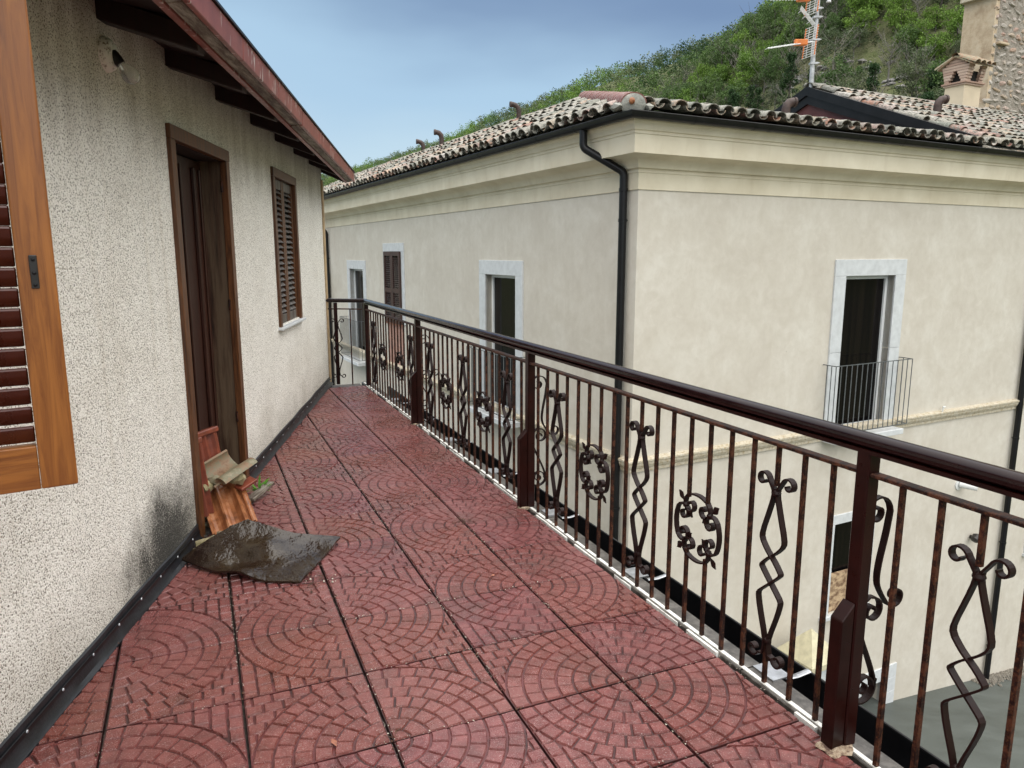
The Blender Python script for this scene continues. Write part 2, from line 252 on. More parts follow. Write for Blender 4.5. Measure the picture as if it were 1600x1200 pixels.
# ================================================================== mesh helpers
class MB:
    def __init__(s): s.v = []; s.f = []
    def add(s, vs, fs):
        o = len(s.v); s.v += [tuple(p) for p in vs]; s.f += [tuple(i+o for i in f) for f in fs]; return s
    def box(s, a, b, rot=None, ctr=None):
        x0, y0, z0 = a; x1, y1, z1 = b
        vs = [(x0, y0, z0), (x1, y0, z0), (x1, y1, z0), (x0, y1, z0), (x0, y0, z1), (x1, y0, z1), (x1, y1, z1), (x0, y1, z1)]
        if rot is not None:
            c = Vector(ctr) if ctr else Vector(((x0+x1)/2, (y0+y1)/2, (z0+z1)/2)); vs = [c + rot @ (Vector(v)-c) for v in vs]
        return s.add(vs, [(3, 2, 1, 0), (4, 5, 6, 7), (0, 1, 5, 4), (1, 2, 6, 5), (2, 3, 7, 6), (3, 0, 4, 7)])
    def hexa(s, p):   # 8 points, bottom 4 ccw, top 4 ccw
        return s.add(p, [(3, 2, 1, 0), (4, 5, 6, 7), (0, 1, 5, 4), (1, 2, 6, 5), (2, 3, 7, 6), (3, 0, 4, 7)])
    def tube(s, pts, r, n=8, cap=True, sq=None):
        pts = [Vector(p) for p in pts]; rs = r if isinstance(r, (list, tuple)) else [r]*len(pts)
        up = None; vs = []
        for i, p in enumerate(pts):
            d = (pts[min(i+1, len(pts)-1)] - pts[max(i-1, 0)]).normalized()
            if up is None:
                up = Vector((0, 0, 1)) if abs(d.z) < .9 else Vector((1, 0, 0))
            sd_ = d.cross(up).normalized(); up = sd_.cross(d).normalized()
            for k in range(n):
                a = 2*pi*k/n + (pi/4 if n == 4 else 0); ca, sa = math.cos(a), math.sin(a)
                if sq: ca *= sq[0]; sa *= sq[1]
                vs.append(p + (sd_*ca + up*sa)*rs[i])
        fs = [(i*n+k, i*n+(k+1) % n, (i+1)*n+(k+1) % n, (i+1)*n+k) for i in range(len(pts)-1) for k in range(n)]
        if cap: fs += [tuple(range(n))[::-1], tuple((len(pts)-1)*n+k for k in range(n))]
        return s.add(vs, fs)
    def ribbon(s, path, t0, w, th, plane='ly'):
        # path of (l,z): flat bar with its width w across the plane (x = t) and thickness th inside it
        n = len(path); vs = []
        for i in range(n):
            a = path[max(i-1, 0)]; b = path[min(i+1, n-1)]
            dx, dz = b[0]-a[0], b[1]-a[1]; q = math.hypot(dx, dz) or 1; nx, nz_ = -dz/q*th/2, dx/q*th/2
            l, z = path[i]
            for (sl, sz_, tt) in ((nx, nz_, -w/2), (nx, nz_, w/2), (-nx, -nz_, w/2), (-nx, -nz_, -w/2)):
                p = (t0+tt, l+sl, z+sz_) if plane == 'ly' else (l+sl, t0+tt, z+sz_)
                vs.append(p)
        fs = [(i*4+k, i*4+(k+1) % 4, (i+1)*4+(k+1) % 4, (i+1)*4+k) for i in range(n-1) for k in range(4)]
        fs += [(3, 2, 1, 0), tuple((n-1)*4+k for k in range(4))]
        return s.add(vs, fs)
    def sweep(s, prof, paths):   # prof: list; paths[i] gives list of points for profile vertex i
        n = len(prof); mlen = len(paths[0]); vs = [p for pt in paths for p in pt]
        return s.add(vs, [(i*mlen+k, i*mlen+k+1, (i+1)*mlen+k+1, (i+1)*mlen+k) for i in range(n-1) for k in range(mlen-1)])
    def lathe(s, prof, n=16, c=(0, 0, 0), axis=None):
        vs = []; ax = axis or Matrix.Identity(3)
        for r, z in prof:
            for k in range(n):
                a = 2*pi*k/n; vs.append(Vector(c) + ax @ Vector((r*math.cos(a), r*math.sin(a), z)))
        fs = [(i*n+k, i*n+(k+1) % n, (i+1)*n+(k+1) % n, (i+1)*n+k) for i in range(len(prof)-1) for k in range(n)]
        return s.add(vs, fs)
    def mesh(s, name, mat, smooth=False):
        me = bpy.data.meshes.new(name); me.from_pydata(s.v, [], s.f); me.materials.append(M[mat] if isinstance(mat, str) else mat)
        if smooth:
            me.shade_smooth()
            try: me.set_sharp_from_angle(angle=R(40))
            except Exception: pass
        me.update(); return me
    def build(s, name, mat, parent=None, smooth=False, loc=None):
        return link(name, s.mesh(name, mat, smooth), parent, loc)
def link(name, me, parent=None, loc=None, rot=None):
    o = bpy.data.objects.new(name, me); COL.objects.link(o)
    if parent: o.parent = parent
    if loc is not None: o.location = loc
    if rot is not None: o.rotation_euler = rot
    return o
def tag(o, label=None, cat=None, group=None, kind=None):
    if label: o['label'] = label
    if cat: o['category'] = cat
    if group: o['group'] = group
    if kind: o['kind'] = kind
    return o
def empty(name, loc, rz=0, **kw):
    o = bpy.data.objects.new(name, None); COL.objects.link(o); o.location = loc; o.rotation_euler = (0, 0, rz); o.empty_display_size = .2
    return tag(o, **kw) if kw else o
def bevel(o, wd=.004, seg=1):
    b = o.modifiers.new('bevel', 'BEVEL'); b.width = wd; b.segments = seg; b.limit_method = 'ANGLE'; return o
def ico(sub=1):
    t = (1+5**.5)/2
    v = [(-1, t, 0), (1, t, 0), (-1, -t, 0), (1, -t, 0), (0, -1, t), (0, 1, t), (0, -1, -t), (0, 1, -t), (t, 0, -1), (t, 0, 1), (-t, 0, -1), (-t, 0, 1)]
    v = [Vector(p).normalized() for p in v]
    f = [(0, 11, 5), (0, 5, 1), (0, 1, 7), (0, 7, 10), (0, 10, 11), (1, 5, 9), (5, 11, 4), (11, 10, 2), (10, 7, 6), (7, 1, 8), (3, 9, 4), (3, 4, 2), (3, 2, 6), (3, 6, 8), (3, 8, 9), (4, 9, 5), (2, 4, 11), (6, 2, 10), (8, 6, 7), (9, 8, 1)]
    for _ in range(sub-1):
        nf = []; mid = {}
        def mm(a, b):
            k = (min(a, b), max(a, b))
            if k not in mid: mid[k] = len(v); v.append(((v[a]+v[b])/2).normalized())
            return mid[k]
        for a, b, c in f:
            x, y, z = mm(a, b), mm(b, c), mm(c, a); nf += [(a, x, z), (b, y, x), (c, z, y), (x, y, z)]
        f = nf
    return v, f
def rockmb(rad, sub=2, seed=0, amp=.35):
    v, f = ico(sub); r = random.Random(seed); off = Vector((r.random()*50, r.random()*50, 0))
    return MB().add([Vector((p.x*rad[0], p.y*rad[1], p.z*rad[2]))*(1+amp*mnoise.noise(p*1.6+off)) for p in v], f)

# ================================================================== terrain
ES = Vector((math.sin(R(-30)), math.cos(R(-30)), 0)); ED = Vector((math.sin(R(60)), math.cos(R(60)), 0))
BC = Vector((1.586, 9.5, 0)); BR = R(27.5)                 # corner of the palazzo; local x along right front, y along left front
BX = Vector((math.cos(BR), math.sin(BR), 0)); BY = Vector((-math.sin(BR), math.cos(BR), 0))
def street_z(x, y):
    lx = (x-BC.x)*BX.x + (y-BC.y)*BX.y
    return -6.56 - .12*(max(-14, min(12, lx))-5.9)
def hill_z(x, y):
    s = x*ES.x+y*ES.y; d = x*ED.x+y*ED.y
    base = street_z(x, y)-.06
    t = max(0, min(1, (d-46)/84)); t2 = t*t*(3-2*t)*.35 + t*.65
    hr = 47.5 + 3.0*math.sin(s*.013+1) - 7.5*max(0, min(1, (s-240)/300)) + 3*max(0, min(1, (120-s)/60))
    n = 4.0*mnoise.noise(Vector((x*.02, y*.02, 3))) + 1.6*mnoise.noise(Vector((x*.07, y*.07, 9)))
    return base + (hr-base)*t2 + n*min(1, t*3) - max(0, d-150)*.25*(1 if d < 400 else 0) - (62 if d >= 400 else 0)
def grid_terrain():
    ss = np.concatenate([np.linspace(-1500, -120, 12), np.linspace(-90, 500, 100), np.linspace(540, 2500, 18)])
    dd = np.concatenate([np.linspace(-2500, -60, 10), np.linspace(-40, 44, 10), np.linspace(48, 160, 42), np.linspace(175, 399, 10), np.linspace(420, 3000, 8)])
    b = MB(); vs = []
    for s_ in ss:
        for d_ in dd:
            x = s_*ES.x + d_*ED.x; y = s_*ES.y + d_*ED.y; vs.append((x, y, hill_z(x, y)))
    n = len(dd); b.add(vs, [(i*n+j, (i+1)*n+j, (i+1)*n+j+1, i*n+j+1) for i in range(len(ss)-1) for j in range(n-1)])
    return b
tag(grid_terrain().build('hill', 'hillside', smooth=True), kind='structure')
# street sheet between the houses
b = MB(); vs = []
xs = np.linspace(-13.9, 11.9, 14); ys = np.linspace(-22, 60, 12)
for x_ in xs:
    for y_ in ys:
        p = BC + BX*float(x_) + BY*float(y_); vs.append((p.x, p.y, street_z(p.x, p.y)+.01))
b.add(vs, [(i*12+j, (i+1)*12+j, (i+1)*12+j+1, i*12+j+1) for i in range(13) for j in range(11)])
tag(b.build('street', 'asphalt'), kind='structure')

# ================================================================== terrace (local x = across towards the railing, y = along)
TO = Vector((-.734, 2.964, 0)); TR = R(23.2)
terr = tag(MB().box((-2.6, -6.2, -.22), (1.31, 6.02, -.032)).build('terrace', 'bedding', loc=TO), kind='structure'); terr.rotation_euler = (0, 0, TR)
TS = .4375
def clip_poly(poly, side):
    # clip to the square [g, TS-g]
    g = .0068
    for ax, lim, sg in ((0, g, 1), (0, TS-g, -1), (1, g, 1), (1, TS-g, -1)):
        outp = []
        for i in range(len(poly)):
            a, b_ = poly[i-1], poly[i]; ina = (a[ax]-lim)*sg >= 0; inb = (b_[ax]-lim)*sg >= 0
            if ina != inb:
                t = (lim-a[ax])/(b_[ax]-a[ax]); outp.append((a[0]+(b_[0]-a[0])*t, a[1]+(b_[1]-a[1])*t))
            if inb: outp.append(b_)
        poly = outp
        if len(poly) < 3: return []
    return poly
def paver_mesh(seed):
    r = random.Random(seed); b = MB(); gap = .0027; polys = []
    nr = 7; pitch = TS/nr
    for k in range(nr):
        r0 = k*pitch + gap; r1 = (k+1)*pitch - gap
        cnt = max(1, round((pi/2)*(k+.55)*pitch/.062)); ph = r.uniform(-.12, .12)
        edges = [(pi/2)*(j + (ph if 0 < j < cnt else 0))/cnt for j in range(cnt+1)]
        for j in range(cnt):
            a0, a1 = edges[j]+gap/max(r1, .03), edges[j+1]-gap/max(r1, .03)
            q = [(r1*math.cos(a0+(a1-a0)*i/3), r1*math.sin(a0+(a1-a0)*i/3)) for i in range(4)]
            q += [(max(r0, .008)*math.cos(a1+(a0-a1)*i/2), max(r0, .008)*math.sin(a1+(a0-a1)*i/2)) for i in range(3)]
            polys.append(q)
    Rr = TS+gap          # outside the fan: straight running courses
    for i in range(8):
        for j in range(8):
            x0 = i*.0547; y0 = j*.068 + (.034 if i % 2 else 0) - .034
            pts = []
            cs = [(x0+gap, y0+gap), (x0+.0547-gap, y0+gap), (x0+.0547-gap, y0+.068-gap), (x0+gap, y0+.068-gap)]
            for a in range(4):
                p, q = cs[a], cs[(a+1) % 4]
                pts += [(p[0]+(q[0]-p[0])*t/3, p[1]+(q[1]-p[1])*t/3) for t in range(3)]
            if all(math.hypot(*p) < Rr for p in pts): continue
            pts = [p if math.hypot(*p) >= Rr else (p[0]/math.hypot(*p)*Rr, p[1]/math.hypot(*p)*Rr) for p in pts]
            polys.append(pts)
    h = TS/2
    for q in polys:
        q = clip_poly(q, 0)
        if len(q) < 3: continue
        A = .5*abs(sum(q[i-1][0]*q[i][1]-q[i][0]*q[i-1][1] for i in range(len(q))))
        if A < 2.2e-4: continue
        cx = sum(p[0] for p in q)/len(q); cy = sum(p[1] for p in q)/len(q); n = len(q); bw = .0044
        zt = -.0005 - r.random()*.0016; tx, ty = r.uniform(-.035, .035), r.uniform(-.035, .035)
        low = [(p[0]-h, p[1]-h, -.0088) for p in q]; top = []
        for p in q:
            d = math.hypot(p[0]-cx, p[1]-cy) or 1; s_ = max(.4, 1-bw/d)
            X, Y = cx+(p[0]-cx)*s_, cy+(p[1]-cy)*s_
            top.append((X-h, Y-h, zt + (X-cx)*tx + (Y-cy)*ty))
        b.add(low+top, [tuple(range(n, 2*n))] + [(i, (i+1) % n, n+(i+1) % n, n+i) for i in range(n)])
    e = h-.0045
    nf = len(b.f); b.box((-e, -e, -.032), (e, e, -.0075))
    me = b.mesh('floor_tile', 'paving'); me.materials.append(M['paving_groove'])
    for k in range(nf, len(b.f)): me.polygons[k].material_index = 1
    return me
import bmesh
def fix_normals(me):
    bm = bmesh.new(); bm.from_mesh(me); bmesh.ops.recalc_face_normals(bm, faces=bm.faces); bm.to_mesh(me); bm.free()
pavers = [paver_mesh(s_) for s_ in range(3)]
for me in pavers: fix_normals(me)
HW = Vector((-1.60, 2.4, 0)); HR = R(5.5)               # near house, local y along the wall, x outwards
HX = Vector((math.cos(HR), math.sin(HR), 0)); HY = Vector((-math.sin(HR), math.cos(HR), 0))
TX = Vector((math.cos(TR), math.sin(TR), 0)); TY = Vector((-math.sin(TR), math.cos(TR), 0))
for i in range(-6, 3):
    for j in range(-13, 13):
        c = TO + TX*((i+.5)*TS) + TY*((j+.5)*TS)
        if (c-HW).dot(HX) < -.42: continue
        # fan centre sits on every other joint crossing
        fx = 0 if i % 2 == 0 else 1; fy = 0 if j % 2 == 0 else 1
        rot = {(0, 0): 0, (1, 0): pi/2, (1, 1): pi, (0, 1): -pi/2}[(fx, fy)]
        o = link('floor_tile', pavers[random.randrange(3)], terr, ((i+.5)*TS+random.uniform(-.0008, .0008), (j+.5)*TS, random.uniform(-.001, .0008)), (random.uniform(-.0015, .0015), random.uniform(-.0015, .0015), rot))
# pale efflorescence crumbs in the joints
b = MB()
for _ in range(9000):
    if random.random() < .5: x = random.randint(-4, 3)*TS + random.choice((-1, 1))*.006+random.gauss(0, .0015); y = random.uniform(-3, 5.8)
    else: y = random.randint(-7, 13)*TS + random.choice((-1, 1))*.005+random.gauss(0, .0015); x = random.uniform(-2, 1.3)
    if mnoise.noise(Vector((x*1.7, y*1.7, 5))) < .0: continue
    s_ = random.uniform(.0012, .0042); p = [(x+random.uniform(-1, 1)*s_, y+random.uniform(-1, 1)*s_*1.6, -.001+random.random()*.001) for _ in range(4)]
    b.add(p, [(0, 1, 2), (0, 2, 3)])
tag(b.build('joint_crumbs', 'pale_litter', terr), kind='stuff')
# edge of the slab: ragged grout, dark stone, white line, stone lip
b = MB(); y = -6.
while y < 5.9:
    l_ = random.uniform(.05, .2); o_ = random.uniform(-.012, .006)
    if random.random() < .40: b.box((1.316, y, -.03), (1.326+o_*.5, y+l_, .0015+random.random()*.002))
    y += l_
b.build('edge_grout', 'worn_white', terr)
for k in range(14):
    y0 = -6.2 + k*.87; bevel(MB().box((1.328, y0, -.06), (1.43, y0+.862, -.004)).build('ledge_stone', 'ledge_stone', terr), .003)
b = MB(); b.box((1.340, -6.2, -.004), (1.357, 5.9, .0005)); b.build('white_line', 'worn_white', terr)
b = MB(); b.box((-2.4, -6.1, -3.1), (1.2, 5.6, -.22)); b.build('wall_under_terrace', 'facade_plaster', terr)
b = MB(); b.box((-2.4, -6.1, -7.6), (1.2, 5.6, -3.1)); b.build('ground_floor_wall', 'facade_plaster', terr)

# ================================================================== railing
rail = empty('terrace_railing', TO, TR, label='dark brown wrought iron terrace railing with scrolls, rosettes and rusty balusters', cat='railing')
RT = 1.35; SP = .1237; POSTS = [-1.46-2.474, -1.46, 1.005, 3.479, 5.67]
def spiral(cx, cz, r0, turns, a0, sgn, n=18, r1=.012):
    return [(cx+(r0+(r1-r0)*(i/n)**.8)*math.cos(a0+sgn*turns*2*pi*i/n), cz+(r0+(r1-r0)*(i/n)**.8)*math.sin(a0+sgn*turns*2*pi*i/n)) for i in range(n+1)]
def smooth_path(pts, it=2):
    for _ in range(it):
        q = [pts[0]]
        for a, c in zip(pts[:-1], pts[1:]):
            q += [(a[0]*.75+c[0]*.25, a[1]*.75+c[1]*.25), (a[0]*.25+c[0]*.75, a[1]*.25+c[1]*.75)]
        q.append(pts[-1]); pts = q
    return pts
def twist_strip(sg):
    top = [(sg*p[0], p[1]) for p in reversed(spiral(.058, .772, .031, .95, pi*.95, -1))]
    body = [(sg*x, z) for x, z in [(.006, .745), (.003, .725), (.022, .66), (.050, .575), (.050, .548), (.022, .515), (0, .497), (-.026, .476), (-.050, .450), (-.052, .444), (-.050, .438), (-.026, .414), (0, .39), (.024, .368), (.051, .342), (.051, .325), (.040, .28), (.006, .18), (.004, .15)]]
    body = smooth_path(body, 1)
    bot = [(sg*p[0], p[1]) for p in spiral(.058, .112, .029, .95, pi*1.02, 1)]
    bot = [(sg*.010, .115)] + bot[0:]
    return top + body + bot
twA = MB().ribbon(twist_strip(1), -.004, .023, .0065).mesh('strip', 'iron_scroll'); twB = MB().ribbon(twist_strip(-1), .004, .023, .0065).mesh('strip', 'iron_scroll')
cb = MB(); cb.lathe([(.001, -.014), (.014, -.009), (.018, 0), (.014, .009), (.001, .014)], 10, (0, 0, .732)); collar = cb.mesh('collar', 'iron_scroll', True); cb = MB(); cb.lathe([(.001, -.012), (.012, -.008), (.015, 0), (.012, .008), (.001, .012)], 10, (0, 0, .168)); collar2 = cb.mesh('collar', 'iron_scroll', True)
def rosette_curl(a):
    pts = []
    rad = .142
    arc = [(rad*math.cos(a+t), rad*math.sin(a+t)) for t in np.linspace(-.46, .46, 9)]
    def endcurl(sg):
        th = a + sg*.46; px, pz = rad*math.cos(th), rad*math.sin(th)
        rc = .044; cx, cz = px-rc*math.cos(th), pz-rc*math.sin(th)
        return [(cx+(rc-(rc-.008)*(i/15)**.9)*math.cos(th+sg*2.3*pi*i/15), cz+(rc-(rc-.008)*(i/15)**.9)*math.sin(th+sg*2.3*pi*i/15)) for i in range(1, 16)]
    return list(reversed(endcurl(-1))) + arc + endcurl(1)
curls = [MB().ribbon(rosette_curl(a), 0, .022, .0075).mesh('curl', 'iron_scroll') for a in (pi/2, 0, -pi/2, pi)]
def leaf_mesh(a):
    b = MB(); ca, sa = math.cos(a), math.sin(a)
    def pt(r, q, t=0): return (t, ca*r - sa*q, sa*r + ca*q)
    for (r0, L_, w_) in ((.118, .064, .017), (.105, -.056, .017)):
        s_ = 1 if L_ > 0 else -1
        prof = [(0, .003), (.25, .003), (.5, .8*w_), (.68, w_), (.85, .6*w_), (1, .001)]
        vs = []
        for u_, w2 in prof:
            r_ = r0+L_*u_; vs += [pt(r_, w2), pt(r_, 0, .004), pt(r_, -w2), pt(r_, 0, -.004)]
        n = len(prof); b.add(vs, [(i*4+k, i*4+(k+1) % 4, (i+1)*4+(k+1) % 4, (i+1)*4+k) for i in range(n-1) for k in range(4)])
    v, f = ico(1); b.add([Vector(pt(.112, 0)) + p*.016 for p in v], f)
    return b.mesh('leaf_bud', 'iron_scroll')
buds = [leaf_mesh(a) for a in (pi/4, 3*pi/4, 5*pi/4, 7*pi/4)]
def bar_mesh(z0, z1, nm='baluster'):
    return MB().box((-.007, -.007, z0), (.007, .007, z1)).mesh(nm, 'iron_bar')
bar_full = bar_mesh(0, .906); bar_up = bar_mesh(.565, .906); bar_lo = bar_mesh(0, .335); bar_up2 = bar_mesh(.76, .906); bar_lo2 = bar_mesh(0, .15)
# outer scroll bracket, path in (x outwards, z)
up_s = list(reversed(spiral(.055, .780, .060, 1.35, pi*-.02, 1, 26, .010))) + smooth_path([(.113, .76), (.105, .70), (.085, .61), (.080, .545), (.100, .505), (.135, .460)], 2) + spiral(.168, .481, .040, 1.15, pi*1.2, 1, 20, .010)
mid_s = list(reversed(spiral(.070, .448, .050, 1.35, pi*.1, 1, 24, .010))) 
mid_s = spiral(.070, .448, .048, 1.3, pi*.55, -1, 24, .010); mid_s = list(reversed(mid_s)) + smooth_path([(.055, .498), (.022, .478), (.016, .42), (.030, .37), (.085, .26), (.112, .19), (.105, .150), (.07, .128), (.036, .132)], 2)
low_s = spiral(.060, .185, .045, 1.2, pi*1.9, 1, 22, .010); low_s = [(.112, .205)] + low_s
brk = [MB().ribbon(p, 0, .022, .006, 'xz').mesh('scroll', 'iron_scroll') for p in (up_s, mid_s, low_s)]
def add_twist(y, ang=0, x=RT):
    e = empty('twisted_ornament', (x, y, 0), ang); e.parent = rail
    for me in (twA, twB, collar, collar2): link(me.name.split('.')[0], me, e)
for pi_, y0 in enumerate(POSTS):
    last = pi_ == 4
    o = bevel(MB().box((RT-.0245, y0-.0245, 0), (RT+.0245, y0+.0245, .985)).build('post', 'post_paint', rail), .004)
    if not last:
        # stiffener on the terrace side with a sloped cap
        bb = MB().hexa([(RT-.075, y0-.020, 0), (RT-.0255, y0-.020, 0), (RT-.0255, y0+.028, 0), (RT-.075, y0+.028, 0), (RT-.075, y0-.020, .445), (RT-.0255, y0-.020, .498), (RT-.0255, y0+.028, .498), (RT-.075, y0+.028, .445)])
        bevel(bb.build('post_stiffener', 'post_paint', rail), .003)
        k_ = .9 if pi_ == 1 else .55; mo = rockmb((.062*k_, .05*k_, .010), 3, pi_, .5).build('mortar_collar', 'crumbled_mortar', rail, True, (RT-.045, y0-.01, .0))
        e = empty('scroll_bracket', (RT-.002, y0, 0)); e.parent = rail
        for me in brk: link('scroll', me, e)
    if pi_ < 4:
        ya, yb = y0, POSTS[pi_+1]; sp_ = (yb-ya)/20 if pi_ < 3 else (yb-ya)/18
        nb = 20 if pi_ < 3 else 18
        bevel(MB().box((RT-.019, ya+.0246, .906), (RT+.019, yb-.0246, .918)).build('under_rail', 'iron_bar', rail), .002)
        if pi_ < 3: tw = (3, 10, 17); ro = (6, 13)
        else: tw = (2, 16, 9) ; ro = (5, 12); tw = (2, 15); ro = (5, 11)
        for k in range(1, nb):
            y = ya + k*sp_
            if y > yb-.05: continue
            r_ = (random.uniform(-.004, .004), random.uniform(-.004, .004), random.uniform(-.05, .05))
            if k in tw:
                link('baluster', bar_up2, rail, (RT, y, 0), r_); link('baluster', bar_lo2, rail, (RT, y, 0)); add_twist(y)
            elif k in ro or k-1 in ro:
                link('baluster', bar_up, rail, (RT, y, 0)); link('baluster', bar_lo, rail, (RT, y, 0))
            else: link('baluster', bar_full, rail, (RT, y, 0), r_)
        for k in ro:
            e = empty('rosette', (RT, ya+(k+.5)*sp_, .447)); e.parent = rail
            for me in curls: link('curl', me, e)
            for me in buds: link('leaf_bud', me, e)
# end railing that closes the terrace
E0 = Vector((1.35, 5.70, 0)); E1 = Vector((.90, 5.96, 0)); ed_ = (E1-E0).normalized()
def ep(t): return E0 + ed_*t
pp = ep(.37); bevel(MB().box((pp.x-.02, pp.y-.02, 0), (pp.x+.02, pp.y+.02, .985)).build('post', 'post_paint', rail), .002)
q = ep(.19); link('baluster', bar_full, rail, q)
bb = MB(); bb.tube([ep(.04)+Vector((0, 0, .912)), ep(.515)+Vector((0, 0, .912))], .010, 4); bb.build('under_rail', 'iron_bar', rail)
add_twist(pp.y-.03, math.atan2(ed_.y, ed_.x)-pi/2, pp.x+.01)
# handrail: flattened tube, mitred at the corner, with joint sleeves
hp = [(RT, -6.0, 1.012), (RT, -1.469, 1.012), (RT, 2, 1.012), (RT, 5.70, 1.012)]
b = MB(); b.tube([(p[0], p[1], p[2]) for p in hp], 1, 20, True, (.030, .024)); b.build('handrail', 'handrail_paint', rail, True)
b = MB(); b.tube([E0-ed_*.015+Vector((0, 0, 1.012)), ep(.52)+Vector((0, 0, 1.012))], 1, 16, True, (.030, .024)); b.build('handrail', 'handrail_paint', rail, True)
MB().box((RT-.026, -5.9, .976), (RT+.026, 5.68, .988)).build('handrail_plate', 'post_paint', rail)

# ================================================================== black gutter outside the terrace
gut = empty('terrace_gutter', TO, TR, label='black metal gutter running along the outer edge of the red tiled terrace', cat='gutter')
b = MB()
prof = [(1.432, -.015), (1.432, -.17), (1.60, -.17), (1.612, -.050), (1.622, -.050), (1.612, -.182), (1.42, -.182), (1.42, -.02)]
vs = [(x, y, z) for y in (-6.2, 5.75) for x, z in prof]; n = len(prof)
b.add(vs, [(i, (i+1) % n, n+(i+1) % n, n+i) for i in range(n)] + [tuple(range(n))[::-1], tuple(range(n, 2*n))]); b.build('channel', 'black_metal', gut)
b = MB(); b.tube([(1.617, -6.2, -.048), (1.617, 5.75, -.048)], .006, 8); b.build('rolled_lip', 'black_metal', gut, True)
for y in (-2.15, -1.05, -.1, .85, 1.8, 2.8, 3.8, 4.7):
    b = MB(); b.tube([(1.40, y, -.001), (1.455, y, -.004), (1.50, y+.01, -.05), (1.56, y+.01, -.055), (1.615, y, -.040)], .011, 8, True, (1.4, .35)); b.box((1.385, y-.05, -.004), (1.47, y+.06, .002)); b.build('gutter_bracket', 'zinc', gut)

# ================================================================== near house
hs = empty('stucco_house', HW, HR, label='cream rough cast house with red eaves and dark wooden openings beside the terrace', cat='house')
HT = 2.62
D0, D1, DZ = 1.50, 2.48, 2.17       # opening of the door
W0, W1, WZ0, WZ1 = 3.86, 4.73, .96, 2.20
b = MB()
def wl(u0, u1, z0, z1): b.box((-.32, u0, z0), (0, u1, z1))
HE = 6.47
wl(-6, D0, -.3, HT); wl(D1, W0, -.3, HT); wl(W1, HE, -.3, HT); wl(D0, D1, DZ, HT); wl(W0, W1, -.3, WZ0); wl(W0, W1, WZ1, HT)
b.box((-5.5, HE-.3, -.3), (-.32, HE, HT)); b.box((-5.5, -6, -.3), (-5.2, HE-.3, HT))
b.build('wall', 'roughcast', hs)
b = MB(); b.box((-5.5, -5.9, -7.6), (-.05, HE-.05, -.3)); b.build('lower_wall', 'facade_plaster', hs)
b = MB(); b.box((-.62, D0-.2, -.02), (-.60, W1+.2, HT)); b.build('dark_interior', 'soot_and_room_dark', hs)  # black sheet painting the unlit room behind the openings
# skirting of bitumen membrane pressed on by a metal bar
for u0, u1 in ((-5, D0-.03), (D1+.03, HE)):
    b = MB(); n = int((u1-u0)/.12); vs = []
    for i in range(n+1):
        u = u0+(u1-u0)*i/n; k = mnoise.noise(Vector((u*2.3, 1, 1))); k2 = mnoise.noise(Vector((u*3.1, 7, 1)))
        vs += [(.003, u, .095+.012*k), (.010+.004*k2, u, .090+.012*k), (.012+.006*k2, u, .045), (.022+.008*k, u, .012), (.034+.008*k2, u, .0015), (.034+.008*k2, u, -.01)]
    b.add(vs, [(i*6+j, (i+1)*6+j, (i+1)*6+j+1, i*6+j+1) for i in range(n) for j in range(5)])
    b.build('bitumen_skirting', 'membrane', hs, True)
    b = MB(); b.box((.0125, u0+.02, .050), (.0185, u1-.02, .068)); bevel(b.build('clamping_bar', 'black_metal', hs), .002)
sc = MB().lathe([(.0, .004), (.005, .003), (.0065, 0)], 8, (0, 0, 0), Matrix.Rotation(pi/2, 3, 'Y')).mesh('screw', 'zinc')
for u in np.arange(-1.2, HE-.1, .23):
    if D0-.05 < u < D1+.05: continue
    link('screw', sc, hs, (.019, float(u), .059))
# corner board
bevel(MB().box((.001, HE-.075, .0), (.018, HE+.012, 2.40)).build('corner_board', 'timber_post', hs), .003)
# door
def trim(parent, u0, u1, z0, z1, wd, x0, x1, sill=False, mat='trim_wood', pale='trim_wood'):
    for nm, bx, mm in (('casing', ((x0, u0, z0), (x1, u0+wd, z1-wd-.001)), pale), ('casing', ((x0, u1-wd, z0), (x1, u1, z1-wd-.001)), mat), ('casing', ((x0, u0, z1-wd), (x1+.002, u1, z1)), mat)):
        bevel(MB().box(*bx).build(nm, mm, parent), .003)
dr = empty('door', (0, 0, 0)); dr.parent = hs
trim(dr, 1.462, 2.515, .0, 2.212, .070, -.02, .022, pale='trim_wood')
for u0, u1 in ((D0+.001, D0+.030), (D1-.030, D1-.001)):                     # lining of the reveal
    MB().box((-.20, u0, 0), (-.021, u1, DZ)).build('reveal_board', 'door_wood', dr)
MB().box((-.20, D0+.031, DZ-.03), (-.021, D1-.031, DZ-.001)).build('reveal_board', 'eave_wood', dr)
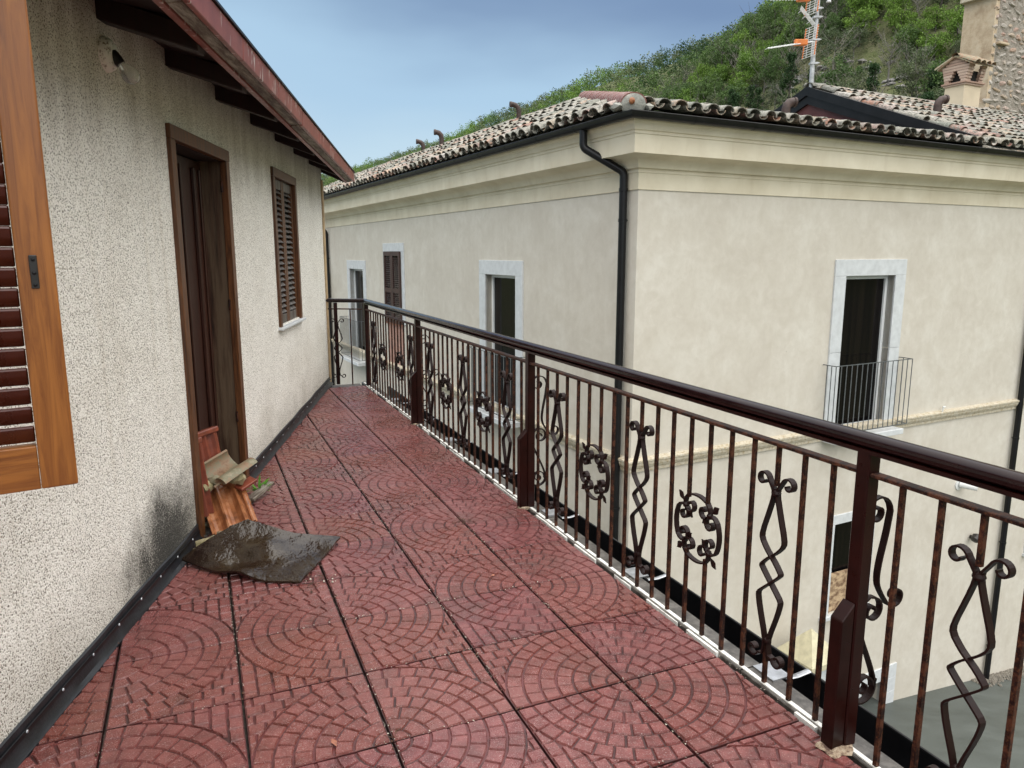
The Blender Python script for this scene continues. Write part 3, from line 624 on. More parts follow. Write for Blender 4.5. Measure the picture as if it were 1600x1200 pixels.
# left leaf half (red-brown, panelled) and right weathered leaf
bevel(MB().box((-.19, 1.532, .01), (-.150, 1.86, 2.13)).build('leaf', 'door_wood_red', dr), .003)
for u0, u1, x1 in ((1.60, 1.615, -.138), (1.66, 1.675, -.138), (1.815, 1.835, -.132), (1.842, 1.858, -.128)):
    bevel(MB().box((-.150, u0, .06), (x1, u1, 2.06)).build('moulding', 'door_wood_red', dr), .004)
bevel(MB().box((-.185, 1.862, .01), (-.140, 2.449, 2.13)).build('leaf', 'door_wood_red', dr), .003)
for u0, u1, x1 in ((1.862, 1.885, -.105), (1.890, 1.905, -.115), (2.02, 2.035, -.125), (2.24, 2.262, -.118), (2.275, 2.295, -.122), (2.38, 2.40, -.128)):
    bevel(MB().box((-.1395, u0, .05), (x1, u1, 2.08)).build('moulding', 'door_wood_red', dr), .004)
for z in (.45, 1.2, 1.95):
    b = MB(); b.tube([(-.016, D1-.034, z), (-.016, D1-.034, z+.07)], .008, 8); b.build('hinge', 'iron_bar', dr, True)
    b = MB(); b.tube([(-.012, D0+.034, z), (-.012, D0+.034, z+.07)], .008, 8); b.build('hinge', 'holder_paint' if z > 1.5 else 'iron_bar', dr, True)
bevel(MB().box((-.32, D0, -.03), (.035, D1, .012)).build('threshold', 'ledge_stone', dr), .004)
# window with louvred shutters
wn = empty('louvred_window', (0, 0, 0)); wn.parent = hs
trim(wn, 3.80, 4.785, WZ0-.02, 2.262, .072, -.02, .020)
for u0, u1 in ((3.873, 4.288), (4.296, 4.712)):
    for a, c in ((u0, u0+.055), (u1-.055, u1)): bevel(MB().box((-.045, a, WZ0), (-.012, c, 2.185)).build('stile', 'trim_wood', wn), .003)
    for z in (WZ0+.002, 2.105): bevel(MB().box((-.043, u0+.056, z), (-.014, u1-.056, z+.078)).build('shutter_rail', 'old_slat', wn), .003)
sm = MB().box((-.020, -.152, -.003), (.020, .152, .004)).mesh('slat', 'old_slat')
k = 0
z = WZ0+.105
while z < 2.09:
    for uc in (4.0805, 4.504): link('slat', sm, wn, (-.028, uc, z), (0, R(42+random.uniform(-4, 4)), 0))
    z += .0465
b = MB().box((-.055, 3.87, WZ0), (-.05, 4.72, 2.19)); b.build('dark_pane', 'soot_and_room_dark', wn)  # black sheet painting the dark behind the slats
bevel(MB().box((-.02, 3.77, .925), (.045, 4.82, .949)).build('sill', 'white_stone', wn), .004)
# eaves
def eo(u): return .52 - .0237*u          # overhang
def eb(u): return 2.428 - .004*u
EU = [-3.2, -2.3, -1.4, -.5, .3, 1.08, 1.92, 2.76, 3.6, 4.4, 5.15, 5.85, 6.62]
for i, (u0, u1) in enumerate(zip(EU[:-1], EU[1:])):
    dz = random.uniform(-.004, .004); g = .003
    def q(off, u, z): return (eo(u)-off, u, eb(u)+z+dz)
    b = MB().hexa([q(.024, u0+g, 0), q(.002, u0+g, 0), q(.002, u1-g, 0), q(.024, u1-g, 0), q(.024, u0+g, .098), q(-.003, u0+g, .098), q(-.003, u1-g, .098), q(.024, u1-g, .098)])
    bevel(b.build('fascia_board', 'fascia_paint', hs), .003)
    b = MB().hexa([q(.082, u0+g, -.006), q(.026, u0+g, .002), q(.026, u1-g, .002), q(.082, u1-g, -.006), q(.082, u0+g, .02), q(.026, u0+g, .03), q(.026, u1-g, .03), q(.082, u1-g, .02)])
    bevel(b.build('soffit_board', 'weathered_board', hs), .004)
def longbar(name, mat, oa, ob_, za, zb, u0=-3.2, u1=6.62):
    b = MB()
    def q(off, u, z): return (eo(u)-off, u, eb(u)+z)
    b.hexa([q(ob_, u0, za), q(oa, u0, za), q(oa, u1, za), q(ob_, u1, za), q(ob_, u0, zb), q(oa, u0, zb), q(oa, u1, zb), q(ob_, u1, zb)]); return b.build(name, mat, hs)
longbar('inner_board', 'fascia_paint', .084, .112, -.012, .06)
longbar('drip_edge', 'black_metal', -.012, .03, .101, .112)
# boards of the soffit between wall and fascia, sloping up to the wall; thick roof slab above
b = MB(); u0, u1 = -3.2, 6.6
b.hexa([(-.1, u0, 2.60), (eo(u0)-.11, u0, eb(u0)+.045), (eo(u1)-.11, u1, eb(u1)+.045), (-.1, u1, 2.60), (-.1, u0, 2.64), (eo(u0)-.11, u0, eb(u0)+.075), (eo(u1)-.11, u1, eb(u1)+.075), (-.1, u1, 2.64)])
b.build('soffit', 'eave_wood', hs)
b = MB(); b.hexa([(-3, u0, 3.45), (eo(u0)-.0, u0, eb(u0)+.114), (eo(u1), u1, eb(u1)+.114), (-3, u1, 3.45), (-3, u0, 3.52), (eo(u0)-.01, u0, eb(u0)+.135), (eo(u1)-.01, u1, eb(u1)+.135), (-3, u1, 3.52)])
b.build('roof', 'roof_tile_b', hs)
for u in (-1.6, -.80, .05, .82, 1.58, 2.42, 3.27, 4.08, 4.88, 5.70, 6.52):
    e = eo(u)-.114; w_ = .045
    b = MB().hexa([(-.05, u-w_, 2.515), (e, u-w_, 2.385), (e, u+w_, 2.385), (-.05, u+w_, 2.515), (-.05, u-w_, 2.61), (e, u-w_, 2.475), (e, u+w_, 2.475), (-.05, u+w_, 2.61)])
    bevel(b.build('rafter', 'eave_wood', hs), .004)
# end of the eave (verge board at the far gable)
b = MB(); b.hexa([(-3, 6.60, 3.30), (eo(6.6), 6.60, 2.40), (eo(6.6), 6.63, 2.40), (-3, 6.63, 3.30), (-3, 6.60, 3.46), (eo(6.6), 6.60, 2.53), (eo(6.6), 6.63, 2.53), (-3, 6.63, 3.46)]); b.build('verge_board', 'fascia_paint', hs)
# lamp: bare bulb on a chipped round holder
lp = empty('wall_lamp', HW + HX*.0 + HY*.83 + Vector((0, 0, 2.377)), HR, label='bare bulb on a chipped white wall holder above the wooden door', cat='wall lamp')
ry = Matrix.Rotation(pi/2, 3, 'Y')
b = MB(); b.lathe([(0, .036), (.046, .036), (.060, .026), (.068, .010), (.070, 0)], 24, (0, 0, 0), ry); b.build('backplate', 'holder_paint', lp, True)
b = MB(); ax = Matrix.Rotation(R(142), 3, 'Y') @ Matrix.Rotation(0, 3, 'X'); b.lathe([(0, 0), (.021, 0), (.023, .012), (.021, .045), (.019, .055), (0, .055)], 18, (.026, 0, .005), ax); b.build('socket', 'bakelite', lp, True)
b = MB(); b.lathe([(.013, .050), (.017, .062), (.030, .084), (.036, .106), (.033, .126), (.019, .140), (0, .144)], 20, (.026, 0, .005), ax); b.build('bulb', 'bulb_glass', lp, True)

# ================================================================== near louvred shutter leaf
sr = R(33.4)
Pf = Vector((-1.060, 1.725, 0))
SX = Vector((math.cos(sr), math.sin(sr), 0))
SH = empty('window_shutter', Pf + Vector((0, 0, 1.02)), sr, label='honey brown louvred shutter leaf swung open from the cream wall, nearest the camera', cat='shutter')
bevel(MB().box((-.075, -.022, 0), (0, .022, 1.30)).build('stile', 'honey_wood', SH), .004, 2)
bevel(MB().box((-.53, -.022, 0), (-.455, .022, 1.30)).build('stile', 'honey_wood', SH), .004, 2)
bevel(MB().box((-.454, -.020, 0), (-.076, .020, .105)).build('bottom_rail', 'honey_wood_rail', SH), .003, 2)
bevel(MB().box((-.454, -.020, 1.20), (-.076, .020, 1.30)).build('top_rail', 'honey_wood_rail', SH), .003, 2)
b = MB(); b.box((-.189, -.0255, -.0045), (.189, .0255, .0045)); me = b.mesh('slat', 'slat_wood')
k = 0; z = .125
while z < 1.19:
    o = link('slat', me, SH, (-.265, 0, z+.006), (R(-57+random.uniform(-1.5, 1.5)), 0, 0)); bevel(o, .003, 1); z += .0455
bl = MB().box((-.050, -.026, .47), (-.034, -.0222, .545)).build('latch_plate', 'bakelite', SH)
bevel(bl, .003, 2)
for z in (.478, .505, .535):
    b = MB(); b.lathe([(0, .003), (.0035, .002), (.0045, 0)], 8, (-.042, -.026, z), Matrix.Rotation(pi/2, 3, 'X')); b.build('screw', 'black_metal', SH, True)

# ================================================================== palazzo
pz = empty('palazzo', BC, BR, label='large cream plastered building across the street with mossy tiled hip roof and stone window frames', cat='building')
YL, XR = 19.0, 14.0
holesR = [(3.94, 5.10, -1.22, 1.22), (4.14, 4.98, -4.39, -2.80), (10.06, 10.9, -4.42, -2.85), (5.20, 5.86, -6.62, -6.05)]
holesL = [(3.27, 4.45, -1.22, 1.19), (9.06, 10.2, -.12, 1.6), (12.24, 13.62, -1.30, 1.12)]
def wallmesh(holes, length, horiz):
    b = MB(); us = sorted({0, length, *[h[0] for h in holes], *[h[1] for h in holes]}); T_ = .38
    for u0, u1 in zip(us[:-1], us[1:]):
        hh = sorted([h for h in holes if h[0] <= u0 and h[1] >= u1], key=lambda h: h[2]); z = -9.2
        for h in hh + [None]:
            z1 = h[2] if h else 3.02
            a0 = max(u0, T_) if not horiz else u0
            if horiz: b.box((u0, 0, z), (u1, T_, z1))
            elif u1 > T_: b.box((0, a0, z), (T_, u1, z1))
            if h: z = h[3]
    return b
wallmesh(holesR, XR, True).build('front_wall', 'facade_plaster', pz)
wallmesh(holesL, YL, False).build('side_wall', 'facade_plaster', pz)
b = MB(); b.box((.9, .9, -9), (.95, YL, 3)); b.box((.95, .9, -9), (XR, .95, 3)); b.box((XR, 0, -9.2), (XR+.3, 12, 3.2)); b.box((.38, YL-.3, -9), (10, YL, 3.2)); b.build('dark_interior', 'soot_and_room_dark', pz)  # black sheets painting the unlit rooms, with the closing end walls
# cornice swept round the corner
def swept(name, mat, prof, smooth=False, x1=XR, y1=YL):
    b = MB(); paths = [[(-o, y1, z), (-o, -o, z), (x1, -o, z)] for o, z in prof]; b.sweep(prof, paths); return b.build(name, mat, pz, smooth)
cove = [(.055+.21*(1-math.cos(a)), 2.625+.125*math.sin(a)) for a in np.linspace(0, pi/2, 7)]
swept('frieze', 'cornice_plaster', [(-.02, 2.352), (.016, 2.354), (.018, 2.555), (.028, 2.560), (.028, 2.585), (.016, 2.590), (.016, 2.61), (.05, 2.612), (.055, 2.625)])
swept('cove', 'cornice_plaster', cove, True)
swept('corona', 'cornice_plaster', [(.265, 2.7501), (.295, 2.752), (.300, 2.968), (.312, 2.972), (.314, 2.992), (.306, 2.996), (.308, 3.008), (.325, 3.012), (.332, 3.03), (.345, 3.07), (.372, 3.105), (.375, 3.13), (-.02, 3.13)])
swept('string_course', 'old_stone_band', [(-.02, -1.335), (.030, -1.335), (.034, -1.285), (.050, -1.275), (.070, -1.235), (.075, -1.200), (.085, -1.190), (.085, -1.165), (-.02, -1.135)])
# gutter in lengths with joint sleeves and brackets
def gprof(r=.068): return [(.445+r*math.cos(a), 3.175+r*math.sin(a)*1.02) for a in np.linspace(pi, 2*pi, 11)]
gp = gprof(); gi = [(.445+.062*math.cos(a), 3.175+.062*math.sin(a)) for a in np.linspace(2*pi, pi, 11)]
b = MB(); full = gp + [(.520, 3.180), (.517, 3.186), (.508, 3.180)] + gi[1:]
b.sweep(full, [[(-o, YL, z), (-o, -o, z), (XR, -o, z)] for o, z in full]); b.build('gutter', 'black_metal', pz, True)
def sleeve(axis, p, wd, r=.073):
    b = MB(); pr = [(.445+r*math.cos(a), 3.175+r*math.sin(a)*1.02) for a in np.linspace(pi*.98, 2.02*pi, 11)]
    if axis == 'x': b.sweep(pr, [[(p, -o, z), (p+wd, -o, z)] for o, z in pr])
    else: b.sweep(pr, [[(-o, p, z), (-o, p+wd, z)] for o, z in pr])
    return b
for x in np.arange(.45, XR-1, .98): sleeve('x', float(x), .022).build('gutter_bracket', 'black_metal', pz, True)
for y in np.arange(.75, YL-1, .98): sleeve('y', float(y), .022).build('gutter_bracket', 'black_metal', pz, True)
for x in (1.7, 3.95, 6.1, 8.3): sleeve('x', x, .06, .071).build('gutter_joint', 'black_metal', pz, True)
# downpipes
def downpipe(pts, coll):
    e = empty('downpipe', (0, 0, 0)); e.parent = pz
    b = MB(); b.tube(pts, .052, 14); b.build('pipe', 'black_metal', e, True)
    for p in coll:
        b = MB(); b.tube([(p[0], p[1], p[2]-.02), (p[0], p[1], p[2]+.02)], .058, 14); b.tube([(p[0], p[1], p[2]), (p[0]*.0+(p[0] if p[3] else 0.0), (p[1] if not p[3] else 0.0), p[2])], .008, 6); b.build('pipe_clip', 'black_metal', e, True)
def arc_pts(pts, n=3):
    q = [(p[0], p[1], p[2]) for p in pts]
    for _ in range(n):
        o = [q[0]]
        for a, c in zip(q[:-1], q[1:]): o += [tuple(a[i]*.75+c[i]*.25 for i in range(3)), tuple(a[i]*.25+c[i]*.75 for i in range(3))]
        o.append(q[-1]); q = o
    return q
def neck(top, bend1, bend2, bot):
    V = [Vector(v) for v in (top, bend1, bend2, bot)]; f = .07
    d1 = (V[2]-V[1]).normalized()
    return [V[0], V[1]+Vector((0, 0, .13))] + arc_pts([V[1]+Vector((0, 0, .12)), V[1], V[1]+d1*.12], 2)[1:-1] + arc_pts([V[2]-d1*.12, V[2], V[2]-Vector((0, 0, .12))], 2)[1:-1] + [V[3]]
downpipe(neck((-.43, .62, 3.14), (-.43, .62, 2.90), (-.075, .215, 2.58), (-.075, .215, -8.9)), [(-.075, .215, z, False) for z in (2.36, 1.98, -.05, -1.9, -4)])
downpipe([(8.98, -.075, 3.12), (8.98, -.075, -7.05)], [(8.98, -.075, z, True) for z in (1.9, .3, -1.9, -4, -6.2)])
downpipe(neck((-.43, 15.95, 3.14), (-.43, 15.95, 2.55), (-.075, 15.95, 2.2), (-.075, 15.95, -8)), [(-.075, 15.95, z, False) for z in (1.4, -.6)])
# windows
def surround(par, axis, a0, a1, z0, z1, wd, proud=.028, lintel=None, sill=None):
    def bx(u0, u1, zz0, zz1, nm, pr=proud):
        if u1 <= u0: return
        bb = MB(); bb.box((u0, -pr, zz0), (u1, .14, zz1)) if axis == 'x' else bb.box((-pr, u0, zz0), (.14, u1, zz1))
        bevel(bb.build(nm, 'white_stone', par), .004)
    mz = z0 + (z1-z0)*.52
    g = .002
    for u0, u1 in ((a0-wd, a0), (a1, a1+wd)):
        bx(u0, u1, z0, mz-g, 'jamb_stone'); bx(u0, u1, mz+g, z1-g, 'jamb_stone')
    bx(a0-wd, a1+wd, z1, z1+wd, 'lintel')
    if sill: bx(a0-wd-.03, a1+wd+.03, z0-.07, z0-g, 'sill', .07)
def glazing(par, axis, a0, a1, z0, z1, depth=.11, fr=.055, mull=False):
    def bx(u0, u1, zz0, zz1, d0, d1, nm, mt):
        bb = MB(); bb.box((u0, d0, zz0), (u1, d1, zz1)) if axis == 'x' else bb.box((d0, u0, zz0), (d1, u1, zz1)); bb.build(nm, mt, par)
    bx(a0, a0+fr, z0, z1, depth, depth+.06, 'frame', 'white_frame'); bx(a1-fr, a1, z0, z1, depth, depth+.06, 'frame', 'white_frame')
    bx(a0+fr, a1-fr, z1-fr, z1, depth, depth+.06, 'frame', 'white_frame'); bx(a0+fr, a1-fr, z0, z0+fr, depth, depth+.06, 'frame', 'white_frame')
    bx(a0+fr, a1-fr, z0+fr, z1-fr, depth+.03, depth+.04, 'pane', 'dark_glass')
def window(label, axis, a0, a1, z0, z1, wd, **kw):
    e = empty('window', (0, 0, 0)); e.parent = pz; e['label'] = label
    surround(e, axis, a0, a1, z0, z1, wd, sill=kw.get('sill'))
    if kw.get('glass', True): glazing(e, axis, a0, a1, z0, z1)
    return e
window('tall stone framed French window with balcony on the right front', 'x', 3.94, 5.10, -1.22, 1.22, .25)
window('tall stone framed French window on the left front', 'y', 3.27, 4.45, -1.22, 1.19, .25)
window('farthest stone framed French window on the left front', 'y', 12.24, 13.62, -1.30, 1.12, .24)
e = window('half boarded stone framed window low on the right front', 'x', 4.14, 4.98, -4.39, -2.80, .16, sill=True, glass=True)
MB().box((4.20, .04, -4.38), (4.92, .10, -3.72)).build('board', 'osb', e); MB().box((4.145, .05, -4.385), (4.198, .10, -4.2)).build('brick', 'brick_red', e)
e = window('low stone framed window right of the right downpipe', 'x', 10.06, 10.9, -4.42, -2.85, .16, sill=True)
MB().box((10.065, .03, -4.41), (10.30, .10, -3.9)).build('board', 'brick_red', e)
e = empty('window', (0, 0, 0)); e.parent = pz; e['label'] = 'stone framed basement opening at street level'
surround(e, 'x', 5.20, 5.86, -6.62, -6.05, .26)
# closed shutters on the left front
e = empty('shuttered_window', (0, 0, 0)); e.parent = pz; e['label'] = 'window closed by narrow dark brown louvred shutters'
surround(e, 'y', 9.06, 10.2, -.12, 1.6, .20)
for u0, u1 in ((9.03, 9.625), (9.635, 10.23)):
    b = MB()
    for a, c in ((u0, u0+.09), (u1-.09, u1)): b.box((-.075, a, -.12), (-.035, c, 1.6))
    for z in (-.12, .62, 1.5): b.box((-.073, u0+.09, z), (-.037, u1-.09, z+.10))
    b.build('shutter_frame', 'brown_shutter', e)
sl = MB().box((-.018, -.207, -.004), (.018, .207, .004)).mesh('slat', 'brown_shutter')
for uc in (9.3275, 9.9325):
    for z in list(np.arange(.02, .60, .048)) + list(np.arange(.76, 1.48, .048)): link('slat', sl, e, (-.055, uc, float(z)), (0, R(45), 0))
MB().box((-.05, 9.00, -.175), (.1, 10.26, -.125)).build('sill', 'brick_red', e)
MB().box((-.012, 9.06, -1.13), (.1, 10.2, -.177)).build('infill_panel', 'pink_infill', e)
# balconies
def balcony(axis, a0, a1, zt, zb, dep, s0, s1, label, pitch=.118):
    e = empty('balcony', (0, 0, 0)); e.parent = pz; e['label'] = label
    def P(u, d, z): return (u, -d, z) if axis == 'x' else (-d, u, z)
    bb = MB(); A = P(s0, 0, zb-.16); Bp = P(s1, dep+.03, zb-.07); bb.box(tuple(map(min, A, Bp)), tuple(map(max, A, Bp))); bevel(bb.build('slab', 'white_stone', e), .006)
    bb = MB()
    for z in (zt, zb):
        bb = MB(); bb.tube([P(a0, 0, z), P(a0, dep, z), P(a1, dep, z), P(a1, 0, z)], .009, 4); bb.build('rail', 'grey_bar', e)
    bm = MB().tube([(0, 0, zb), (0, 0, zt)], .0075, 6).mesh('bar', 'grey_bar'); n = int((a1-a0)/pitch)
    for i in range(n+1): link('bar', bm, e, P(a0+(a1-a0)*i/n, dep, 0))
    for i in (1, 2):
        for a in (a0, a1): link('bar', bm, e, P(a, dep*i/3, 0))
balcony('x', 3.60, 5.40, -.12, -1.19, .24, 3.68, 5.30, 'shallow grey bar balcony on the right front')
balcony('y', 2.95, 4.72, -.14, -1.19, .28, 3.02, 4.66, 'shallow grey bar balcony on the left front')
balcony('y', 12.0, 13.9, -.28, -1.36, .28, 12.05, 13.85, 'far shallow grey bar balcony on the left front')
# small fittings on the right front
vt = empty('wall_vent', BC + BX*7.44 + BY*0 + Vector((0, 0, -2.62)), BR, label='short white pipe stub with round flange sticking out of the plaster', cat='vent pipe')
b = MB(); b.tube([(0, 0, .02), (0, -.02, .02)], .11, 16); b.build('flange', 'white_plastic', vt, True)
b = MB(); b.tube([(0, -.02, .02), (.10, -.22, .005), (.13, -.27, 0)], .060, 14); b.build('pipe', 'white_plastic', vt, True)
vt = empty('wall_spotlight', BC + BX*8.0 + Vector((0, 0, -3.72)), BR, label='small black spotlight below the white pipe stub on the plaster wall', cat='spotlight')
b = MB(); b.tube([(0, 0, 0), (0, -.05, 0)], .035, 10); b.build('arm', 'bakelite', vt, True)
b = MB(); b.lathe([(0, .05), (.05, .045), (.085, 0), (.07, -.09), (0, -.11)], 14, (0, -.12, .03), Matrix.Rotation(R(60), 3, 'Y')); b.build('head', 'bakelite', vt, True)
vt = empty('wall_hook', BC + BX*6.64 + Vector((0, 0, -1.13)), BR, label='tiny white hook on the plaster above the stone band', cat='hook')
b = MB(); b.tube([(0, 0, -.05), (0, -.05, -.05), (0, -.06, .05)], .014, 8); b.tube([(-.02, -.062, .06), (.05, -.062, .06)], .014, 8); b.build('hook_arm', 'white_plastic', vt, True)

# ------------------------------------------------ roofs
def coppo(inv=False, mesh=True, r0=.102, r1=.080, L_=.45, nseg=7, th=.013):
    b = MB(); vs = []
    for (r, y) in ((r0, 0), (r1, L_)):
        for rr_ in (r, r-th):
            for k in range(nseg+1):
                a = pi*k/nseg; z = rr_*math.sin(a)*.76; x = rr_*math.cos(a)
                vs.append((x, y, -z if inv else z))
    n = nseg+1; fs = []
    for k in range(nseg):
        fs += [(k, k+1, 2*n+k+1, 2*n+k), (n+k+1, n+k, 3*n+k, 3*n+k+1), (k+1, k, n+k, n+k+1)]
    fs += [(0, 2*n, 3*n, n), (n-1, 2*n-1, 4*n-1, 3*n-1)]
    return b.add(vs, fs)
cop = coppo(); pan = coppo(True, r0=.078, r1=.092)
cop_meshes = [cop.mesh('roof_tile', 'roof_tile_a', True), coppo(r0=.106, r1=.082, L_=.43).mesh('roof_tile', 'roof_tile_a', True), coppo(r0=.098, r1=.078, L_=.46).mesh('roof_tile', 'roof_tile_a', True)]
sL = math.atan(.90/1.9); sR = math.atan(.90/3.9); sW = math.atan(1.55/3.75)
PIT, EXP = .238, .355
cands = []; rest = MB(); pans = MB()
def lay(org, ud, vd, ucnt, vcnt, inside, wing=False):
    ud, vd = Vector(ud).normalized(), Vector(vd).normalized(); nd = ud.cross(vd)
    if nd.z < 0: nd = -nd
    xd = vd.cross(nd)
    for i in range(ucnt):
        for j in range(vcnt):
            p = Vector(org) + ud*(i*PIT) + vd*(j*EXP - .02)
            jit = Vector((random.gauss(0, .009), random.gauss(0, .028), random.gauss(0, .005)))
            a = random.gauss(0, .042); til = R(-1.9)+random.gauss(0, .014)
            rot = Matrix((xd, vd, nd)).transposed() @ Matrix.Rotation(a, 3, 'Z') @ Matrix.Rotation(til*1.9, 3, 'X')
            q = p + ud*(PIT/2)
            if inside(q + vd*.2):
                pj = q + nd*.075 + vd*(-.01)
                for vv in (pan,):
                    pans.add([pj + rot @ Vector(v) for v in vv.v], vv.f)
            if inside(p + vd*.2):
                pc = p + nd*.060 + xd*jit.x + vd*jit.y + nd*jit.z
                cands.append((pc, rot, wing, j))
lay((-.42, -.2, 3.235), (0, 1, 0), (math.cos(sL), 0, math.sin(sL)), 80, 6, lambda p: p.y > -.4+(p.x+.4)*3.9/1.9+.10)
lay((-.2, -.42, 3.235), (1, 0, 0), (0, math.cos(sR), math.sin(sR)), 29, 11, lambda p: p.x > -.4+(p.y+.4)*1.9/3.9+.12 and p.x < 6.66)
lay((6.86, -.42, 3.245), (1, 0, 0), (0, math.cos(sW), math.sin(sW)), 30, 12, lambda p: p.x > 6.75 and p.y < 3.4, True)
camL = Vector((0, 0, 1.57))-BC; camL = Vector((camL.dot(BX), camL.dot(BY), camL.z))
vis = sorted(cands, key=lambda c: (c[0]-camL).length + (50 if (c[3] > 2 and not c[2] and c[0].x > 1.6) else 0))
roof = empty('roof', (0, 0, 0)); roof.parent = pz
for k, (p, rot, wg, j) in enumerate(vis):
    if k < 290:
        o = link('roof_tile', cop_meshes[k % 3], roof); o.matrix_local = Matrix.Translation(p) @ rot.to_4x4()
    else: rest.add([p + rot @ Vector(v) for v in cop.v], cop.f)
tag(rest.build('upper_roof_tiles', 'roof_tile_b', roof, True), kind='stuff'); tag(pans.build('channel_tiles', 'roof_tile_b', roof, True), kind='stuff')
# roof decks
ez = 3.205
b = MB()
hz = ez+.90
b.add([(-.36, YL, ez+.02), (-.36, -.36, ez+.02), (1.5, 3.5, hz), (1.5, YL, hz)], [(0, 1, 2, 3)])
b.add([(-.36, -.36, ez+.02), (6.7, -.36, ez+.02), (6.7, 3.5, hz), (1.5, 3.5, hz)], [(0, 1, 2, 3)])
b.add([(1.5, 3.5, hz), (6.7, 3.5, hz), (6.7, 8, ez-.4), (5.5, 8, ez-.4), (5.5, YL, ez-.4), (1.5, YL, hz)], [(0, 1, 2, 3, 4, 5)])
wz = ez+1.55
b.add([(6.75, -.36, ez+.03), (XR, -.36, ez+.03), (XR, 3.35, wz), (6.75, 3.35, wz)], [(0, 1, 2, 3)])
b.add([(6.75, 3.35, wz), (XR, 3.35, wz), (XR, 7.1, ez), (6.75, 7.1, ez)], [(0, 1, 2, 3)])
b.build('deck', 'mortar', roof)
# hip caps, close set, on a mortar bed
cap = MB(); hipd = Vector((1.9, 3.9, .90)); hl = hipd.length; hipd.normalize(); hn = Vector((0, 0, 1)); hx = hipd.cross(hn).normalized(); hn = hx.cross(hipd)
Rm = Matrix((hx, hipd, hn)).transposed()
big = coppo(r0=.155, r1=.135, L_=.36, nseg=12, th=.020)
k = 0; t = .05
hm = []
while t < hl-.1:
    base = Vector((-.4, -.4, 3.235)) + hipd*t + hn*(.045+random.gauss(0, .004))
    o = link('hip_tile', None, roof) if 0 else None
    m_ = MB().add([base + Rm @ Matrix.Rotation(R(2.5), 3, 'X') @ Vector(v) for v in big.v], big.f)
    m_.build('hip_tile', 'terracotta_cap', roof, True); t += .17; k += 1
v, f = ico(3); b = MB(); b.add([Vector((-.40, -.40, 3.245)) + hipd*.06 + Rm @ Vector((p.x*.15, p.y*.05, p.z*.13+.02)) for p in v], f); b.build('mortar_plug', 'mortar', roof, True)
b = MB(); b.add([Vector((-.42, -.42, 3.30)) + hipd*.0 + Rm @ Vector((p.x*.035-.02, p.y*.03, p.z*.04)) for p in v], f); b.build('tile_shard', 'new_terracotta', roof, True)
b = MB()
for k in range(int(hl/.12)):
    c = Vector((-.4, -.4, 3.235)) + hipd*(k*.12+.1); vv, ff = ico(1)
    for sg in (-1, 1): b.add([c + hx*(sg*.17) + Vector((p.x*.06, p.y*.09, p.z*.045))*random.uniform(.8, 1.3) for p in vv], ff)
tag(b.build('mortar_bed', 'mortar', roof, True), kind='stuff')
# ridge caps
def ridge(p0, p1, par, n0, r=.115):
    d = Vector(p1)-Vector(p0); L_ = d.length; d.normalize(); x_ = d.cross(Vector((0, 0, 1))).normalized(); n_ = x_.cross(d); Rr_ = Matrix((x_, d, n_)).transposed()
    c = coppo(r0=r, r1=r*.86, L_=.44, nseg=8, th=.014); b = MB(); t = 0
    while t < L_:
        rot = Rr_ @ Matrix.Rotation(R(2)+random.gauss(0, .012), 3, 'X'); b.add([Vector(p0)+d*t+Vector((0, 0, random.gauss(0, .005))) + rot @ Vector(v) for v in c.v], c.f); t += .36
    tag(b.build('ridge_tiles', 'roof_tile_b', par, True), kind='stuff')
ridge((1.5, 3.45, hz+.06), (1.5, YL, hz+.06), roof, 0)
ridge((6.66, 3.35, wz+.085), (XR, 3.35, wz+.085), roof, 0)
# gable end of the raised wing: black stepped barge boards over a dull red wall
def gable(x0, x1, drop0, drop1, nm, mat, lift=.09):
    b = MB()
    for (ya, yb, za, zb) in ((-.20, 3.35, ez+.12, wz), (3.35, 7.2, wz, ez)):
        b.hexa([(x0, ya, za+lift-drop1), (x1, ya, za+lift-drop1), (x1, yb, zb+lift-drop1), (x0, yb, zb+lift-drop1), (x0, ya, za+lift-drop0), (x1, ya, za+lift-drop0), (x1, yb, zb+lift-drop0), (x0, yb, zb+lift-drop0)])
    b.build(nm, mat, roof)
gable(6.60, 6.73, .0, .17, 'barge_board', 'black_metal'); gable(6.64, 6.73, .172, .33, 'lower_barge_board', 'black_metal')
b = MB(); b.add([(6.70, -.3, ez), (6.70, 3.35, wz-.1), (6.70, 7, ez), (6.74, -.3, ez), (6.74, 3.35, wz-.1), (6.74, 7, ez)], [(0, 1, 2), (3, 5, 4), (0, 3, 4, 1), (1, 4, 5, 2)]); b.build('gable_wall', 'red_gable_paint', roof)
# bent vent pipes poking through the tiles
def ventpipe(x, y, z, h, dirx, diry, label, r=.055):
    e = empty('vent_pipe', (x, y, z)); e.parent = pz; e['label'] = label
    d = Vector((dirx, diry, 0)).normalized()
    pts = [Vector((0, 0, -.25)), Vector((0, 0, h-.12))] + [Vector((0, 0, h-.12)) + d*(.12*(1-math.cos(a))) + Vector((0, 0, .12*math.sin(a))) for a in (pi/6, pi/3, pi/2)] + [Vector((0, 0, h))+d*.17]
    b = MB(); b.tube(pts, r, 12, True); b.build('elbow', 'rust_pipe', e, True)
    b = MB(); b.tube([pts[-1]-d*.03, pts[-1]+d*.01], r*1.15, 12); b.build('collar', 'rust_pipe', e, True)
ventpipe(1.25, 5.55, 4.10, .30, -.9, .2, 'bent brown vent pipe nearest the corner on the left roof slope', .048)
ventpipe(1.30, 9.65, 4.12, .33, -.9, .2, 'taller of the two far bent vent pipes on the left roof slope', .06)
ventpipe(1.30, 10.9, 4.12, .27, -.9, .2, 'farthest bent vent pipe on the left roof slope')
